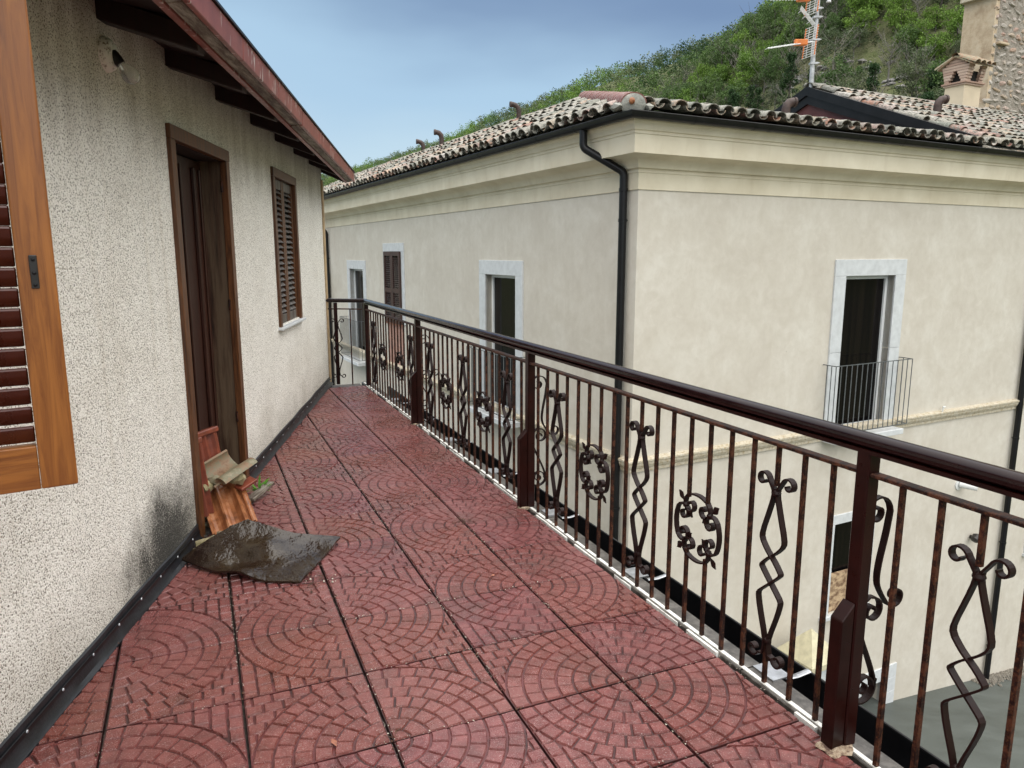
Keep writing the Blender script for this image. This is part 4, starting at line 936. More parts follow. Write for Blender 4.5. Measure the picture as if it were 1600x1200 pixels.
ventpipe(4.62, 2.0, 3.75, .40, .9, -.15, 'bent vent pipe in front of the black gable boards', .075)
ventpipe(8.45, 1.78, 4.14, .36, .9, -.3, 'bent vent pipe on the raised right roof', .075)

# ================================================================== chimney
ch = empty('chimney', BC + BX*12.75 + BY*4.0 + Vector((0, 0, 4.2)), BR, label='cream chimney with pink brick house shaped cap and little tiled roof', cat='chimney')
bevel(MB().box((0, 0, 0), (.66, .50, 1.42)).build('shaft', 'chimney_plaster', ch), .006)
for i, (o_, z0) in enumerate(((.035, 1.421), (.065, 1.462))): bevel(MB().box((-o_, -o_, z0), (.66+o_, .50+o_, z0+.038)).build('brick_course', 'pink_brick', ch), .005)
nb = 9; bh = .066
brk_cache = {}
def brick(x0, y0, x1, y1, z0):
    b = MB().box((0, 0, 0), (x1-x0, y1-y0, bh-.007)); o = b.build('brick', 'pink_brick', ch, loc=(x0, y0, z0)); bevel(o, .004)
for k in range(nb):       # flaring cheeks of thin bricks; triangular smoke hole to the left face
    z0 = 1.505+k*bh; fl = .018*k if k < 7 else .018*7
    half = .26 + fl*.9
    if k > 5: half = max(.03, (.26+.018*5*.9)*(1-(k-5)/4.2))
    yc = .25
    hole = max(0, .15*(1-k/4.5))
    if hole > .02: brick(-.03, yc-half, .09, yc-hole, z0); brick(-.03, yc+hole, .09, yc+half, z0)
    else: brick(-.03, yc-half, .09, yc+half, z0)
    if k < 6:
        brick(.60, yc-half, .69, yc-half+.12, z0); brick(.60, yc+half-.12, .69, yc+half, z0)
        brick(.091, yc-half, .20, yc-half+.09, z0); brick(.52, yc-half, .599, yc-half+.09, z0)
        brick(.091, yc+half-.09, .599, yc+half, z0)
MB().box((.10, .06, 1.50), (.58, .44, 1.78)).build('smoke_hole', 'soot_and_room_dark', ch)
zt_ = 1.505+9*bh+.02
for sg in (-1, 1):
    b = MB(); yc = .25
    b.hexa([(-.09, yc, zt_-.03), (.77, yc, zt_-.03), (.77, yc+sg*.44, zt_-.27), (-.09, yc+sg*.44, zt_-.27), (-.09, yc, zt_), (.77, yc, zt_), (.77, yc+sg*.44, zt_-.24), (-.09, yc+sg*.44, zt_-.24)]); b.build('roof_slab', 'old_terracotta', ch)
    for i in range(4):
        c = coppo(r0=.10, r1=.09, L_=.53, nseg=6); d = Vector((0, -sg*.50, .24)).normalized(); x_ = Vector((1, 0, 0)); n_ = x_.cross(d)
        if n_.z < 0: n_ = -n_
        Rr_ = Matrix((x_, d, n_)).transposed(); o = c.build('cap_tile', 'old_terracotta', ch, True); o.matrix_local = Matrix.Translation(Vector((.02+i*.21, yc+sg*.51, zt_-.245))) @ Rr_.to_4x4()
c = coppo(r0=.10, r1=.09, L_=.9, nseg=8); o = c.build('ridge_cap', 'old_terracotta', ch, True, (.79, .25, zt_+.0)); o.rotation_euler = (0, 0, pi/2)

# ================================================================== rubble tower
tw_ = empty('stone_tower', BC + BX*17.0 + BY*6.6 + Vector((0, 0, -7)), BR, label='tall old rubble stone tower wall with peeling plaster edge behind the roofs', cat='tower')
b = MB(); b.box((1.12, 0, 0), (9, .95, 24)); b.build('rubble_wall', 'tower_mortar', tw_)
b = MB(); n = 26; vs = []
for i in range(n+1):
    z = 24*i/n; k = .05*mnoise.noise(Vector((z*1.3, 2, 2))); vs += [(.96, -.03+k*.5, z), (1.13+k*.6, -.03, z), (1.13+k*.6, .95, z), (.96, .95, z)]
b.add(vs, [(i*4+j, i*4+(j+1) % 4, (i+1)*4+(j+1) % 4, (i+1)*4+j) for i in range(n) for j in range(4)]); b.build('plaster_pilaster', 'tower_plaster', tw_, True)
bevel(MB().box((.80, -.10, 16.15), (1.10, 1.0, 16.26)).build('ledge', 'old_stone_band', tw_), .01)
bevel(MB().box((1.2, -.12, 14.80), (1.7, .1, 14.87)).build('ledge_stone', 'tower_plaster', tw_), .01)
stone_meshes = [rockmb((1, .5, .62), 2, 20+i, .45).mesh('stone', 'tower_stone') for i in range(8)]
r_ = random.Random(5); cnt = 0
zz = 11.6
while zz < 17.2:
    xx = 1.15 + r_.uniform(0, .2); rowh = r_.uniform(.16, .26)
    while xx < 3.4 and cnt < 285:
        s_ = r_.uniform(.08, .22); o = link('stone', stone_meshes[cnt % 8], tw_, (xx+s_, r_.uniform(-.01, .03), zz+r_.uniform(-.04, .04)), (0, r_.uniform(-.35, .35), 0)); o.scale = (s_, .085, rowh*.50*r_.uniform(.7, 1.1)); xx += s_*2 + r_.uniform(.01, .12); cnt += 1
    zz += rowh
for i in range(22):       # quoin strip exposed beside the pilaster
    s_ = r_.uniform(.10, .15); o = link('stone', stone_meshes[i % 8], tw_, (1.06+r_.uniform(-.03, .03), -.01, 11.3+i*.265), (0, r_.uniform(-.2, .2), 0)); o.scale = (s_*(1.6 if i < 8 else .75), .12, .125)

# ================================================================== television aerial
AX = BC + BX*6.73 + BY*3.35 + Vector((0, 0, wz+.10))
an = empty('television_aerial', AX, 0, label='galvanised mast with two orange and white television aerials pointing left', cat='aerial')
b = MB(); b.tube([(0, 0, -.3), (0, 0, .85)], .045, 12); b.build('mast', 'galvanised', an, True)
b = MB(); b.tube([(.015, 0, .80), (.04, 0, 2.22)], .034, 12); b.build('mast', 'galvanised', an, True)
for z in (.42, .86, 1.28, 1.44, 2.05):
    b = MB(); b.box((-.06, -.06, z), (.09, .06, z+.035)); b.tube([(-.02, -.05, z+.017), (.12, -.05, z+.017)], .010, 6); b.build('clamp', 'galvanised', an)
def yagi(z, tip, zt):
    d = Vector((tip, -.35, zt)); L_ = d.length; d.normalize()
    b = MB(); o = Vector((-.02, -.06, z))
    for k in (-1, 1): b.tube([o + Vector((0, k*.028, k*.012)), o + d*L_ + Vector((0, k*.028, k*.012))], .010, 6)
    s_ = d.cross(Vector((0, 0, 1))).normalized()
    for t in np.linspace(.45, 1.0, 9):
        p = o + d*(L_*t); b.tube([p-s_*.09, p+s_*.09], .005, 4)
    b.build('boom', 'white_plastic', an)
    p = o + d*.30; b = MB(); b.box((p.x-.15, p.y-.05, p.z-.045), (p.x+.10, p.y+.05, p.z+.065)); bevel(b.build('dipole_box', 'orange_plastic', an), .012, 2)
    # corner reflector: two grids of rods in orange edge frames
    for sg in (1, -1):
        q0 = o + d*.10 + Vector((0, 0, sg*.02)); q1 = q0 + Vector((-.12 if sg < 0 else .02, 0, sg*.26)) + Vector((.10, 0, 0))*(1 if sg < 0 else 0)
        fr = MB()
        for k in (-1, 1): fr.tube([q0 + s_*(k*.17), q1 + s_*(k*.17)], .012, 6)
        fr.build('reflector_frame', 'orange_plastic', an)
        g = MB()
        for t in np.linspace(.1, 1, 6): c = q0.lerp(q1, t); g.tube([c-s_*.19, c+s_*.19], .007, 5)
        for k in (-.07, .07): g.tube([q0+s_*k, q1+s_*k], .006, 5)
        g.build('reflector_grid', 'white_plastic', an)
yagi(.84, -1.02, -.22); yagi(1.62, -.98, -.12)
b = MB()
for k in range(4): b.tube([(-.34+.02*k, -.1+.07*k, 1.48), (-.02, -.05+.04*k, 1.16)], .009, 5)
for k in range(3): b.tube([(-.30+.09*k, -.12, 1.42-.1*k), (-.30+.09*k, .14, 1.42-.1*k)], .007, 5)
b.build('grid_rods', 'white_plastic', an)
b = MB(); b.tube([(.03, -.05, 1.72), (.10, -.07, 1.74), (.19, -.08, 1.70), (.21, -.08, 1.61)], .012, 8); b.tube([(.21, -.08, 1.63), (.20, -.08, 1.55)], [.025, .05], 10); b.build('light_arm', 'galvanised', an, True)

# ================================================================== stone cottage seen as a sliver past the near wall
ct = empty('stone_cottage', BC + BX*(-1.3) + BY*16.4 + Vector((0, 0, -8)), BR, label='small stone cottage with red tiled roof glimpsed beyond the far end of the terrace', cat='house')
MB().box((0, 0, 0), (1.2, 5, 8.75)).build('wall', 'tower_mortar', ct)
for i in range(40):
    s_ = r_.uniform(.08, .16); o = link('stone', stone_meshes[i % 8], ct, (r_.uniform(.1, 1.15), .01, 5.6+i*.075), (0, r_.uniform(-.3, .3), 0)); o.scale = (s_, .07, s_*.6)
b = MB(); b.hexa([(-.3, -.3, 8.76), (1.2, -.3, 9.0), (1.2, 5, 9.0), (-.3, 5, 8.76), (-.3, -.3, 8.84), (1.2, -.3, 9.08), (1.2, 5, 9.08), (-.3, 5, 8.84)]); b.build('eave_board', 'white_plastic', ct)
b = MB()
for i in range(8):
    for j in range(5):
        c = coppo(nseg=5); b.add([Vector((-.3+i*.2, -.35+j*.33, 8.86+i*.03+j*.17)) + Matrix.Rotation(R(26), 3, 'X') @ Vector(v) for v in c.v], c.f)
tag(b.build('roof_tiles', 'terracotta_cap', ct, True), kind='stuff')

# ================================================================== gate pillar and gravel strip
pl_ = Vector((3.75, 8.72, 0)) ; 
gpz = street_z(5.0, 11.2)
gp_ = empty('gate_pillar', Vector((4.58, 10.4, -6.2)), BR, label='squat stone pillar with pale yellow pyramid cap down in the street', cat='pillar')
bevel(MB().box((-.27, -.27, -.6), (.27, .27, 1.62)).build('shaft', 'white_stone', gp_), .01)
b = MB(); b.add([(-.34, -.34, 1.621), (.34, -.34, 1.621), (.34, .34, 1.621), (-.34, .34, 1.621), (-.34, -.34, 1.71), (.34, -.34, 1.71), (.34, .34, 1.71), (-.34, .34, 1.71), (0, 0, 2.12)], [(3, 2, 1, 0), (0, 1, 5, 4), (1, 2, 6, 5), (2, 3, 7, 6), (3, 0, 4, 7), (4, 5, 8), (5, 6, 8), (6, 7, 8), (7, 4, 8)]); b.build('cap', 'pillar_stone', gp_)
b = MB(); v, f = ico(1)
for _ in range(1500):
    x = random.uniform(8.6, 13); y = -abs(random.gauss(0, .12)) - .01; p = BC + BX*x + BY*y; s_ = random.uniform(.012, .04)
    b.add([Vector((p.x, p.y, street_z(p.x, p.y)+.015)) + q*s_ for q in v], f)
tag(b.build('gravel', 'gravel'), kind='stuff')

# ================================================================== hillside wood
def blob_leaves(b, c, rad, n, size, r, flat=1.):
    for _ in range(n):
        d = Vector((r.gauss(0, 1), r.gauss(0, 1), r.gauss(0, 1))).normalized()*rad*(r.random()**.4)
        p = c + Vector((d.x, d.y, d.z*flat)); a = Vector((r.uniform(-1, 1), r.uniform(-1, 1), r.uniform(-1, 1))).normalized(); e = a.orthogonal().normalized(); g = a.cross(e); s_ = size*r.uniform(.6, 1.3)
        b.add([p-e*s_, p-g*s_*.6, p+e*s_, p+g*s_*.6], [(0, 1, 2, 3)])
def make_tree(kind, seed):
    r = random.Random(seed); crown = MB(); tr = MB()
    H_ = {'bright': 6.5, 'mid': 6.5, 'olive': 6.8, 'dark': 8, 'bare': 7.2}[kind]*r.uniform(.85, 1.15); W_ = H_*(.36 if kind != 'dark' else .24)
    tr.tube([(0, 0, -1.0), (r.uniform(-.2, .2), r.uniform(-.2, .2), H_*.35), (r.uniform(-.4, .4), r.uniform(-.4, .4), H_*.8)], [.17, .12, .03], 6)
    nb_ = {'bare': 30, 'olive': 16}.get(kind, 10)
    for i in range(nb_):
        z = H_*r.uniform(.22, .75); a = r.uniform(0, 2*pi); L_ = W_*r.uniform(.6, 1.25); p0 = Vector((0, 0, z)); p1 = p0 + Vector((math.cos(a)*L_*.5, math.sin(a)*L_*.5, L_*.4)); p2 = p0 + Vector((math.cos(a+r.uniform(-.3, .3))*L_, math.sin(a)*L_, L_*r.uniform(.8, 1.3)))
        tr.tube([p0, p1, p2], [.05, .035, .012], 4, False)
        if kind in ('bare', 'olive'):
            for _ in range(4 if kind == 'bare' else 2): q = p1.lerp(p2, r.random()); tr.tube([q, q + Vector((r.uniform(-.6, .6), r.uniform(-.6, .6), r.uniform(.3, 1.1)))], [.022, .008], 3, False)
    ncl, nl, sz = {'bright': (48, 62, .135), 'mid': (46, 62, .13), 'olive': (44, 48, .12), 'dark': (40, 60, .12), 'bare': (30, 18, .10)}[kind]
    for i in range(ncl):
        if kind == 'dark':
            t = r.random(); z = H_*(.1+.9*t); rad = W_*(1-t)*1.15+.1; a = r.uniform(0, 2*pi); c = Vector((math.cos(a)*rad*r.uniform(.3, 1), math.sin(a)*rad*r.uniform(.3, 1), z)); blob_leaves(crown, c, .55, nl, sz, r, .6)
        else:
            d = Vector((r.gauss(0, 1), r.gauss(0, 1), r.gauss(0, 1))).normalized()*(r.random()**.45)
            c = Vector((d.x*W_*1.05, d.y*W_*1.05, H_*.60 + d.z*H_*.40)); blob_leaves(crown, c, r.uniform(.45, .95), nl, sz, r, .75)
    mat = {'bright': 'leaf_bright', 'mid': 'leaf_mid', 'olive': 'leaf_olive', 'dark': 'leaf_dark', 'bare': 'leaf_bud'}[kind]
    return crown.mesh('crown', mat), tr.mesh('trunk', 'twig' if kind in ('bare', 'olive') else 'bark')
protos = {k: [make_tree(k, 100*i+ord(k[0])) for i in range(n)] for k, n in (('bright', 3), ('mid', 4), ('olive', 3), ('dark', 2), ('bare', 3))}
LAB = {'bright': 'fresh spring green leafy tree on the wooded hillside', 'mid': 'mid green leafy tree on the wooded hillside', 'olive': 'greyish olive tree with thin foliage on the wooded hillside', 'dark': 'dark green conifer like tree on the wooded hillside', 'bare': 'nearly bare grey twigged tree on the wooded hillside'}
GR = {'bright': 'fresh green trees on the hillside', 'mid': 'mid green trees on the hillside', 'olive': 'olive grey trees on the hillside', 'dark': 'dark trees on the hillside', 'bare': 'bare twigged trees on the hillside'}
CP, SPt = math.cos(math.atan(205/1148)), math.sin(math.atan(205/1148))
def project(p):
    x, y, z = p[0], p[1], p[2]-1.57; d = y*CP - z*SPt; return 800+1148*x/d, 600-1148*(y*SPt + z*CP)/d, d
spots = []; r = random.Random(11)
d_ = 54.
while d_ < 152:
    s_ = 20.
    while s_ < 470:
        st = 2.9 + max(0, s_-150)*.006
        s2 = s_ + r.uniform(-1.6, 1.6); d2 = d_ + r.uniform(-1.6, 1.6); p = ES*s2 + ED*d2; z = hill_z(p.x, p.y); s_ += st
        if p.y < 20: continue
        u, v_, dep = project((p.x, p.y, z+3.5))
        if not (470 < u < 1760) or v_ < -260: continue
        # an open stony glade crosses the slope
        gl = (d2 > 83.5) and (d2 < 92.5) and 50 < s2 < 80
        if gl and r.random() < .62: continue
        # hidden far below the roofs
        lim = 300 if u < 900 else 230
        if v_ > lim + 20: continue
        spots.append((p.x, p.y, z, s2, d2, dep, u, v_))
    d_ += 2.8
spots.sort(key=lambda t: t[5])
fore = {k: MB() for k in ('mid', 'olive', 'bright', 'dark')}
def small_tree(kind, seed, n=150):
    rr_ = random.Random(seed); b = MB(); H_ = rr_.uniform(5.2, 7.5)
    for i in range(14):
        d = Vector((rr_.gauss(0, 1), rr_.gauss(0, 1), rr_.gauss(0, 1))).normalized()*(rr_.random()**.45)
        blob_leaves(b, Vector((d.x*2.3, d.y*2.3, H_*.6+d.z*H_*.38)), .9, n//14, .24, rr_, .8)
    return b
smalls = {k: [small_tree(k, i*7+3) for i in range(3)] for k in fore}
cnt = 0; nst = 0
LK = {'bright': 'fresh spring green leafy tree', 'mid': 'mid green leafy tree', 'olive': 'greyish olive thin leaved tree', 'dark': 'dark green conifer like tree', 'bare': 'nearly bare grey twigged tree'}
def place_label(kind, u, v_, d2):
    col = next(n for lim, n in ((640, 'by the near roof eave end'), (740, 'behind the two far vent pipes'), (850, 'behind the near vent pipe'), (930, 'left of the ridge caps'), (1010, 'above the rounded hip caps'), (1090, 'right of the rounded hip caps'), (1170, 'well left of the aerial'), (1250, 'just left of the aerial mast'), (1330, 'just right of the aerial mast'), (1410, 'between aerial and chimney'), (1480, 'left of the chimney'), (9e9, 'behind the stone tower edge')) if u < lim)
    row = 'on the skyline' if d2 > 124 else ('high on the slope' if d2 > 106 else ('midway up the slope' if d2 > 90 else 'low on the slope'))
    return f'{LK[kind]} {row} {col}'
for (x, y, z, s2, d2, dep, u, v_) in spots:
    q = mnoise.noise(Vector((x*.035, y*.035, 2))) + r.uniform(-.35, .35); top = d2 > 122
    kind = 'bright' if q > .22 else ('mid' if q > -.08 else ('olive' if q > -.36 else 'dark'))
    if top and r.random() < .30: kind = 'bare'
    if s2 > 215 and s2 < 270 and d2 > 118 and r.random() < .55: kind = 'dark'
    if r.random() < .06: kind = 'bare'
    if s2 < 47 and d2 < 88 and r.random() < .6: kind = 'dark'
    sc = r.uniform(.58, 1.02)*(.95 if top else 1); rz = r.uniform(0, 2*pi)
    if cnt < 290 and -60 < v_ < 240 and u < 1640:
        cm, tm = protos[kind][r.randrange(len(protos[kind]))]
        e = empty('hillside_tree', (x, y, z-.2), rz, label=place_label(kind, u, v_, d2), cat='tree', group=GR[kind]); e.scale = (sc, sc, sc*r.uniform(.9, 1.15))
        link('trunk', tm, e); link('crown', cm, e); cnt += 1
    else:
        k2 = 'olive' if kind == 'bare' else kind
        mb = smalls[k2][r.randrange(3)]; ca, sa = math.cos(rz), math.sin(rz)
        fore[k2].add([(x+(v[0]*ca-v[1]*sa)*sc, y+(v[0]*sa+v[1]*ca)*sc, z-.2+v[2]*sc) for v in mb.v], mb.f); nst += 1
for k, mb in fore.items():
    if mb.v: tag(mb.build({'mid': 'distant_wood', 'olive': 'distant_olive_wood', 'bright': 'distant_bright_wood', 'dark': 'distant_dark_wood'}[k], {'mid': 'leaf_mid', 'olive': 'leaf_olive', 'bright': 'leaf_bright', 'dark': 'leaf_dark'}[k]), kind='stuff')
print('trees', cnt, nst)
# understorey scrub and rocks of the glade
b = MB(); rb = MB()
for _ in range(900):
    s2 = r.uniform(30, 110); d2 = r.uniform(70, 104); p = ES*s2 + ED*d2; z = hill_z(p.x, p.y); blob_leaves(b, Vector((p.x, p.y, z+.2)), r.uniform(.4, 1.0), 26, .13, r, .5)
tag(b.build('hillside_scrub', 'leaf_olive'), kind='stuff')
for _ in range(150):
    s2 = r.uniform(52, 88); d2 = r.gauss(88.5, 1.6); p = ES*s2 + ED*d2; z = hill_z(p.x, p.y); k = r.uniform(.2, .7)
    mb = rockmb((k*1.3, k, k*.6), 1, r.randrange(999), .5); rb.add([Vector(v)+Vector((p.x, p.y, z)) for v in mb.v], mb.f)
tag(rb.build('hillside_rocks', 'rock'), kind='stuff')

# ================================================================== broken tiles at the doorstep
def at(px, py, Y):      # a point at forward distance Y
    dy = CP + SPt*(600-py)/1148; dz = -SPt + CP*(600-py)/1148; t = Y/dy; return Vector((t*(px-800)/1148, Y, 1.57+t*dz))
def axes(o, xdir, ydir):
    x = Vector(xdir).normalized(); y = (Vector(ydir) - x*Vector(ydir).dot(x)).normalized(); z = x.cross(y)
    return Matrix.Translation(o) @ Matrix((x, y, z)).transposed().to_4x4()
def interlock(wd=.25, L_=.40):
    pr = [(-.5, .018), (-.485, .030), (-.445, .030), (-.43, .012), (-.40, .004), (-.33, .0), (-.25, .004), (-.19, .016), (-.14, .034), (-.10, .038), (-.06, .030), (-.02, .010), (.05, .0), (.14, .004), (.20, .018), (.25, .036), (.29, .038), (.32, .024), (.335, .006), (.37, .006), (.385, .022), (.42, .024), (.46, .022), (.475, .004), (.5, .004)]
    b = MB(); vs = []; n = len(pr)
    for y in (0, L_):
        for x, z in pr: vs.append((x*wd, y, z))
        for x, z in reversed(pr): vs.append((x*wd, y, z-.011))
    b.add(vs, [(i, (i+1) % (2*n), 2*n+(i+1) % (2*n), 2*n+i) for i in range(2*n)] + [tuple(range(2*n))[::-1], tuple(range(2*n, 4*n))])
    return b
it = interlock()
itb = MB(); itb.add(it.v, it.f)
t1 = tag(itb.build('roof_tile_piece', 'new_terracotta'), 'orange interlocking roof tile with two grooves leaning on the rubble before the door', 'roof tile')
t1.matrix_world = axes(Vector((-1.565, 3.95, .03)), (.22, .12, .05), (-.16, .25, .22))
xa = (t1.matrix_world.to_3x3() @ Vector((1, 0, 0)))
for sx_ in (-.10, .085):
    b = MB(); b.box((sx_-.028, .375, .012), (sx_+.04, .415, .050)); bevel(b.build('lug', 'new_terracotta', t1), .006, 2)
b = MB(); b.tube([(-.045, .27, .028), (.03, .285, .020)], .006, 6); b.build('nib', 'new_terracotta', t1)
# two red tiles standing in the doorway
def stand(label, px, Y, ztop, wd, ydir, lean, L_=.38):
    p = at(px[0], px[1], Y); b = interlock(wd, L_); o = tag(b.build('roof_tile_piece', 'red_terracotta'), label, 'roof tile')
    o.matrix_world = axes(Vector((p.x, Y, ztop-L_*.97)), ydir, lean)
    b = MB(); b.box((-wd*.48, L_-.03, -.004), (wd*.48, L_+.002, .042)); bevel(b.build('end_lug', 'red_terracotta', o), .006)
    return o
stand('larger red roof tile standing on end inside the door recess', (330, 690), 4.15, .545, .21, (.25, 1, .0), (-.16, .0, 1))
stand('narrow red roof tile standing on end at the left of the door recess', (311, 700), 3.97, .53, .15, (.10, 1, .0), (-.13, .02, 1), .44)
def old_cop(label, a, c, up, r0, L_, mat='old_terracotta', concave=True):
    b = coppo(concave, r0=r0, r1=r0*.85, L_=L_, nseg=9, th=.013); o = tag(b.build('curved_tile', mat, None, True), label, 'roof tile')
    y = (Vector(c)-Vector(a)).normalized(); z = Vector(up); x = y.cross(z).normalized(); z = x.cross(y)
    o.matrix_world = Matrix.Translation(a) @ Matrix((x, y, z)).transposed().to_4x4(); return o
a = at(321, 746, 4.02); c = at(356, 722, 4.13); old_cop('old curved clay tile lying hollow side up on the rubble', a, c, (.25, -.75, .60), .085, .20)
a = at(345, 757, 4.02); c = at(385, 730, 4.17); old_cop('weathered curved tile propped slanting over the rubble towards the wall', a, c, (-.2, .15, 1), .055, .24, concave=False)
a = at(372, 764, 4.10); b = MB().box((-.03, 0, -.010), (.03, .12, .010)); o = tag(bevel(b.build('tile_shard', 'red_terracotta'), .004), 'red flat tile shard wedged under the slanting curved tile', 'tile shard'); o.matrix_world = axes(a, (.8, -.4, -.2), (.3, .35, .1))
a = Vector((-1.66, 4.45, .03)); b = MB().box((-.03, 0, -.011), (.03, .26, .011)); o = tag(bevel(b.build('plank', 'weathered_board'), .003), 'short grey plank lying beside the green weed', 'plank'); o.matrix_world = axes(Vector((a.x, a.y, .03)), (.95, -.2, 0), (.2, .95, .12))
for i, (px, py, Y, rad, mt, lb) in enumerate([(318, 762, 4.03, (.055, .05, .04), 'mossy_stone', 'small grey mossy stone left of the grooved orange tile'), (338, 752, 4.06, (.05, .04, .03), 'old_terracotta', 'crumbled clay lump between the tiles'), (372, 748, 4.12, (.05, .045, .035), 'mossy_stone', 'grey stone under the slanting curved tile'), (329, 852, 3.72, (.075, .055, .035), 'mossy_stone', 'yellowish stone half under the dark sheet by the wall'), (314, 858, 3.70, (.035, .03, .025), 'mossy_stone', 'small yellowish stone nearest the wall by the dark sheet')]):
    p = at(px, py, Y); rad = rad; o = tag(rockmb(rad, 2, 70+i, .5).build('rubble_stone', mt, None, True, p), lb, 'stone')
# heap under the tiles
b = MB(); rr_ = random.Random(3)
for _ in range(46):
    p = Vector((-1.70+rr_.gauss(0, .07), 4.13+rr_.gauss(0, .10), rr_.uniform(0, .05))); k = rr_.uniform(.02, .04); mb = rockmb((k, k*.8, k*.6), 1, rr_.randrange(999), .5); b.add([Vector(v)+p for v in mb.v], mb.f)
tag(b.build('rubble', 'old_terracotta'), kind='stuff')
# the dark wet sheet
Lc, Tc, Rc, Bc = Vector((-1.690, 3.545, .028)), Vector((-1.415, 3.75, .165)), Vector((-.945, 3.835, .016)), Vector((-1.02, 3.315, .012))
b = MB(); n = 26; top = []; bot = []
for i in range(n+1):
    for j in range(n+1):
        u, v = i/n, j/n     # u: left-top edge to bottom-right, v: along
        # edges bow outwards / inwards a little
        p = Lc*(1-u)*(1-v) + Tc*(1-u)*v + Bc*u*(1-v) + Rc*u*v
        edge = math.sin(pi*u)*(.5-v)*-.0
        p += Vector((.02, -.07, 0))*(math.sin(pi*u)*(1-v)) + Vector((-.0, -.09, 0))*math.sin(pi*u)*v*.42
        z = p.z + .040*math.exp(-((u-.38)**2+(v-.62)**2)/.025) - .018*math.sin(pi*u)*math.sin(pi*v) + .012*mnoise.noise(Vector((u*3, v*3, 4))) + .004*mnoise.noise(Vector((u*9, v*9, 1)))
        z += .040*math.exp(-(u/.16)**2)*v*(1-v)*2.2 - .022*math.exp(-((u-.30)/.13)**2)*math.sin(pi*v) + .035*max(0, (u+v-1.55))**1.0
        z += .018*math.exp(-((u-.5)**2)/.01)*(1-v)**3 - .018*math.exp(-((u-.30)**2+(v-.35)**2)/.02)
        rag = .006*mnoise.noise(Vector((u*14, v*14, 8)))
        p = Vector((p.x+rag, p.y+rag, max(z, .011))); top.append(p); bot.append(p - Vector((0, 0, .009)))
N_ = (n+1)**2; fs = []
for i in range(n):
    for j in range(n):
        a, c, d, e = i*(n+1)+j, (i+1)*(n+1)+j, (i+1)*(n+1)+j+1, i*(n+1)+j+1; fs += [(a, c, d, e), (N_+e, N_+d, N_+c, N_+a)]
ring = [(i*(n+1)) for i in range(n+1)] + [n*(n+1)+j for j in range(1, n+1)] + [i*(n+1)+n for i in range(n-1, -1, -1)] + [j for j in range(n-1, 0, -1)]
fs += [(ring[(k+1) % len(ring)], ring[k], N_+ring[k], N_+ring[(k+1) % len(ring)]) for k in range(len(ring))]
b.add(top+bot, fs); me = b.mesh('dark_sheet', 'wet_sheet', True); fix_normals(me)
tag(link('dark_sheet', me), 'large dark wet curled sheet lying on the red paving before the door', 'sheet')
# weed
wd_ = empty('weed', Vector((-1.66, 4.62, .02)), 0, label='small bright green weed growing beside the tile rubble', cat='plant'); wd_.location.z = .02
b = MB(); rr_ = random.Random(9)
for _ in range(34):
    a = rr_.uniform(0, 2*pi); L_ = rr_.uniform(.05, .13); w2 = rr_.uniform(.006, .013); up = rr_.uniform(.5, 1.4)
    pts = [Vector((math.cos(a)*L_*t*.8, math.sin(a)*L_*t*.8, L_*(up*t-.45*t*t))) for t in (0, .35, .7, 1)]; s_ = Vector((-math.sin(a), math.cos(a), 0))
    vs = []
    for p, ww in zip(pts, (.25, 1, .8, .05)): vs += [p-s_*w2*ww, p+s_*w2*ww]
    b.add(vs, [(0, 1, 3, 2), (2, 3, 5, 4), (4, 5, 7, 6)])
b.build('leaves', 'weed_leaf', wd_)
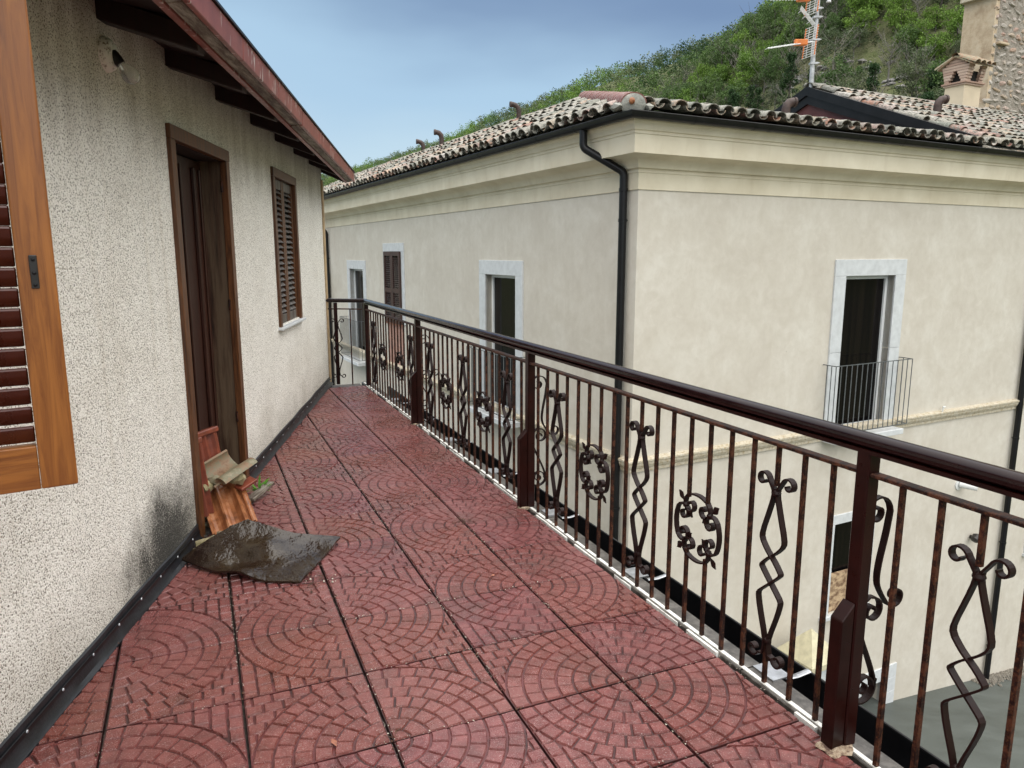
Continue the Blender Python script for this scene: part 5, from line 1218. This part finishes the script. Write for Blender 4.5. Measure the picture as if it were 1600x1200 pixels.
# litter clumps in the joints
def flr(px, py):
    dy = CP + SPt*(600-py)/1148; dz = -SPt + CP*(600-py)/1148; t = -1.57/dz; return Vector((t*(px-800)/1148, t*dy, 0))
b = MB(); v, f = ico(1)
for (px, py, n, sp_) in ((557, 724, 26, .030), (530, 711, 14, .035), (719, 816, 30, .035), (682, 775, 12, .03), (575, 664, 16, .03), (596, 660, 10, .03), (470, 690, 8, .05), (500, 905, 26, .05), (487, 915, 14, .03), (640, 842, 6, .03), (612, 1150, 6, .01), (690, 740, 6, .03), (748, 765, 6, .03)):
    c = flr(px, py)
    for _ in range(n):
        p = c + Vector((rr_.gauss(0, sp_), rr_.gauss(0, sp_), .003)); k = rr_.uniform(.004, .012); a = rr_.uniform(0, 2*pi); e = Vector((math.cos(a), math.sin(a), rr_.uniform(-.2, .5)))
        b.add([p, p+e*k*2.2+Vector((k*.5, 0, .002)), p+e*k*3.2, p+e*k*2-Vector((k*.6, .002, -.003))], [(0, 1, 2, 3)])
for _ in range(260):      # crumbs scattered along the long joints
    p = TO + TX*(random.randint(-3, 2)*TS + random.gauss(0, .006)) + TY*random.uniform(-2, 5.5); k = random.uniform(.002, .006); b.add([Vector((p.x, p.y, .001)) + q*k for q in v], f)
tag(b.build('leaf_litter', 'litter'), kind='stuff')
for (px, py, k) in ((522, 1162, .020), (545, 1067, .012), (905, 990, .012), (770, 900, .010)):
    c = flr(px, py); a = rr_.uniform(0, pi); e = Vector((math.cos(a), math.sin(a), 0)); g = Vector((-e.y, e.x, 0))
    b = MB(); b.add([c-e*k+Vector((0, 0, .002)), c-g*k*.5+Vector((0, 0, .004)), c+e*k*.3-g*k*.6+Vector((0, 0, .003)), c+e*k+Vector((0, 0, .006)), c+g*k*.5+Vector((0, 0, .009))], [(0, 1, 2, 3, 4)])
    tag(b.build('fallen_leaf', 'dry_leaf'), {522: 'reddish fallen leaf flat on the nearest paving at the bottom', 545: 'small reddish leaf scrap on the paving left of centre', 905: 'tiny reddish leaf on the paving near the railing', 770: 'tiny leaf scrap on the middle of the paving'}[px], 'fallen leaf')
b = MB()
for _ in range(12):
    c = flr(500, 905) + Vector((rr_.gauss(0, .05), rr_.gauss(0, .03), .004)); k = rr_.uniform(.002, .006); b.add([c + q*k for q in v], f)
tag(b.build('pale_crumbs', 'pale_litter'), kind='stuff')
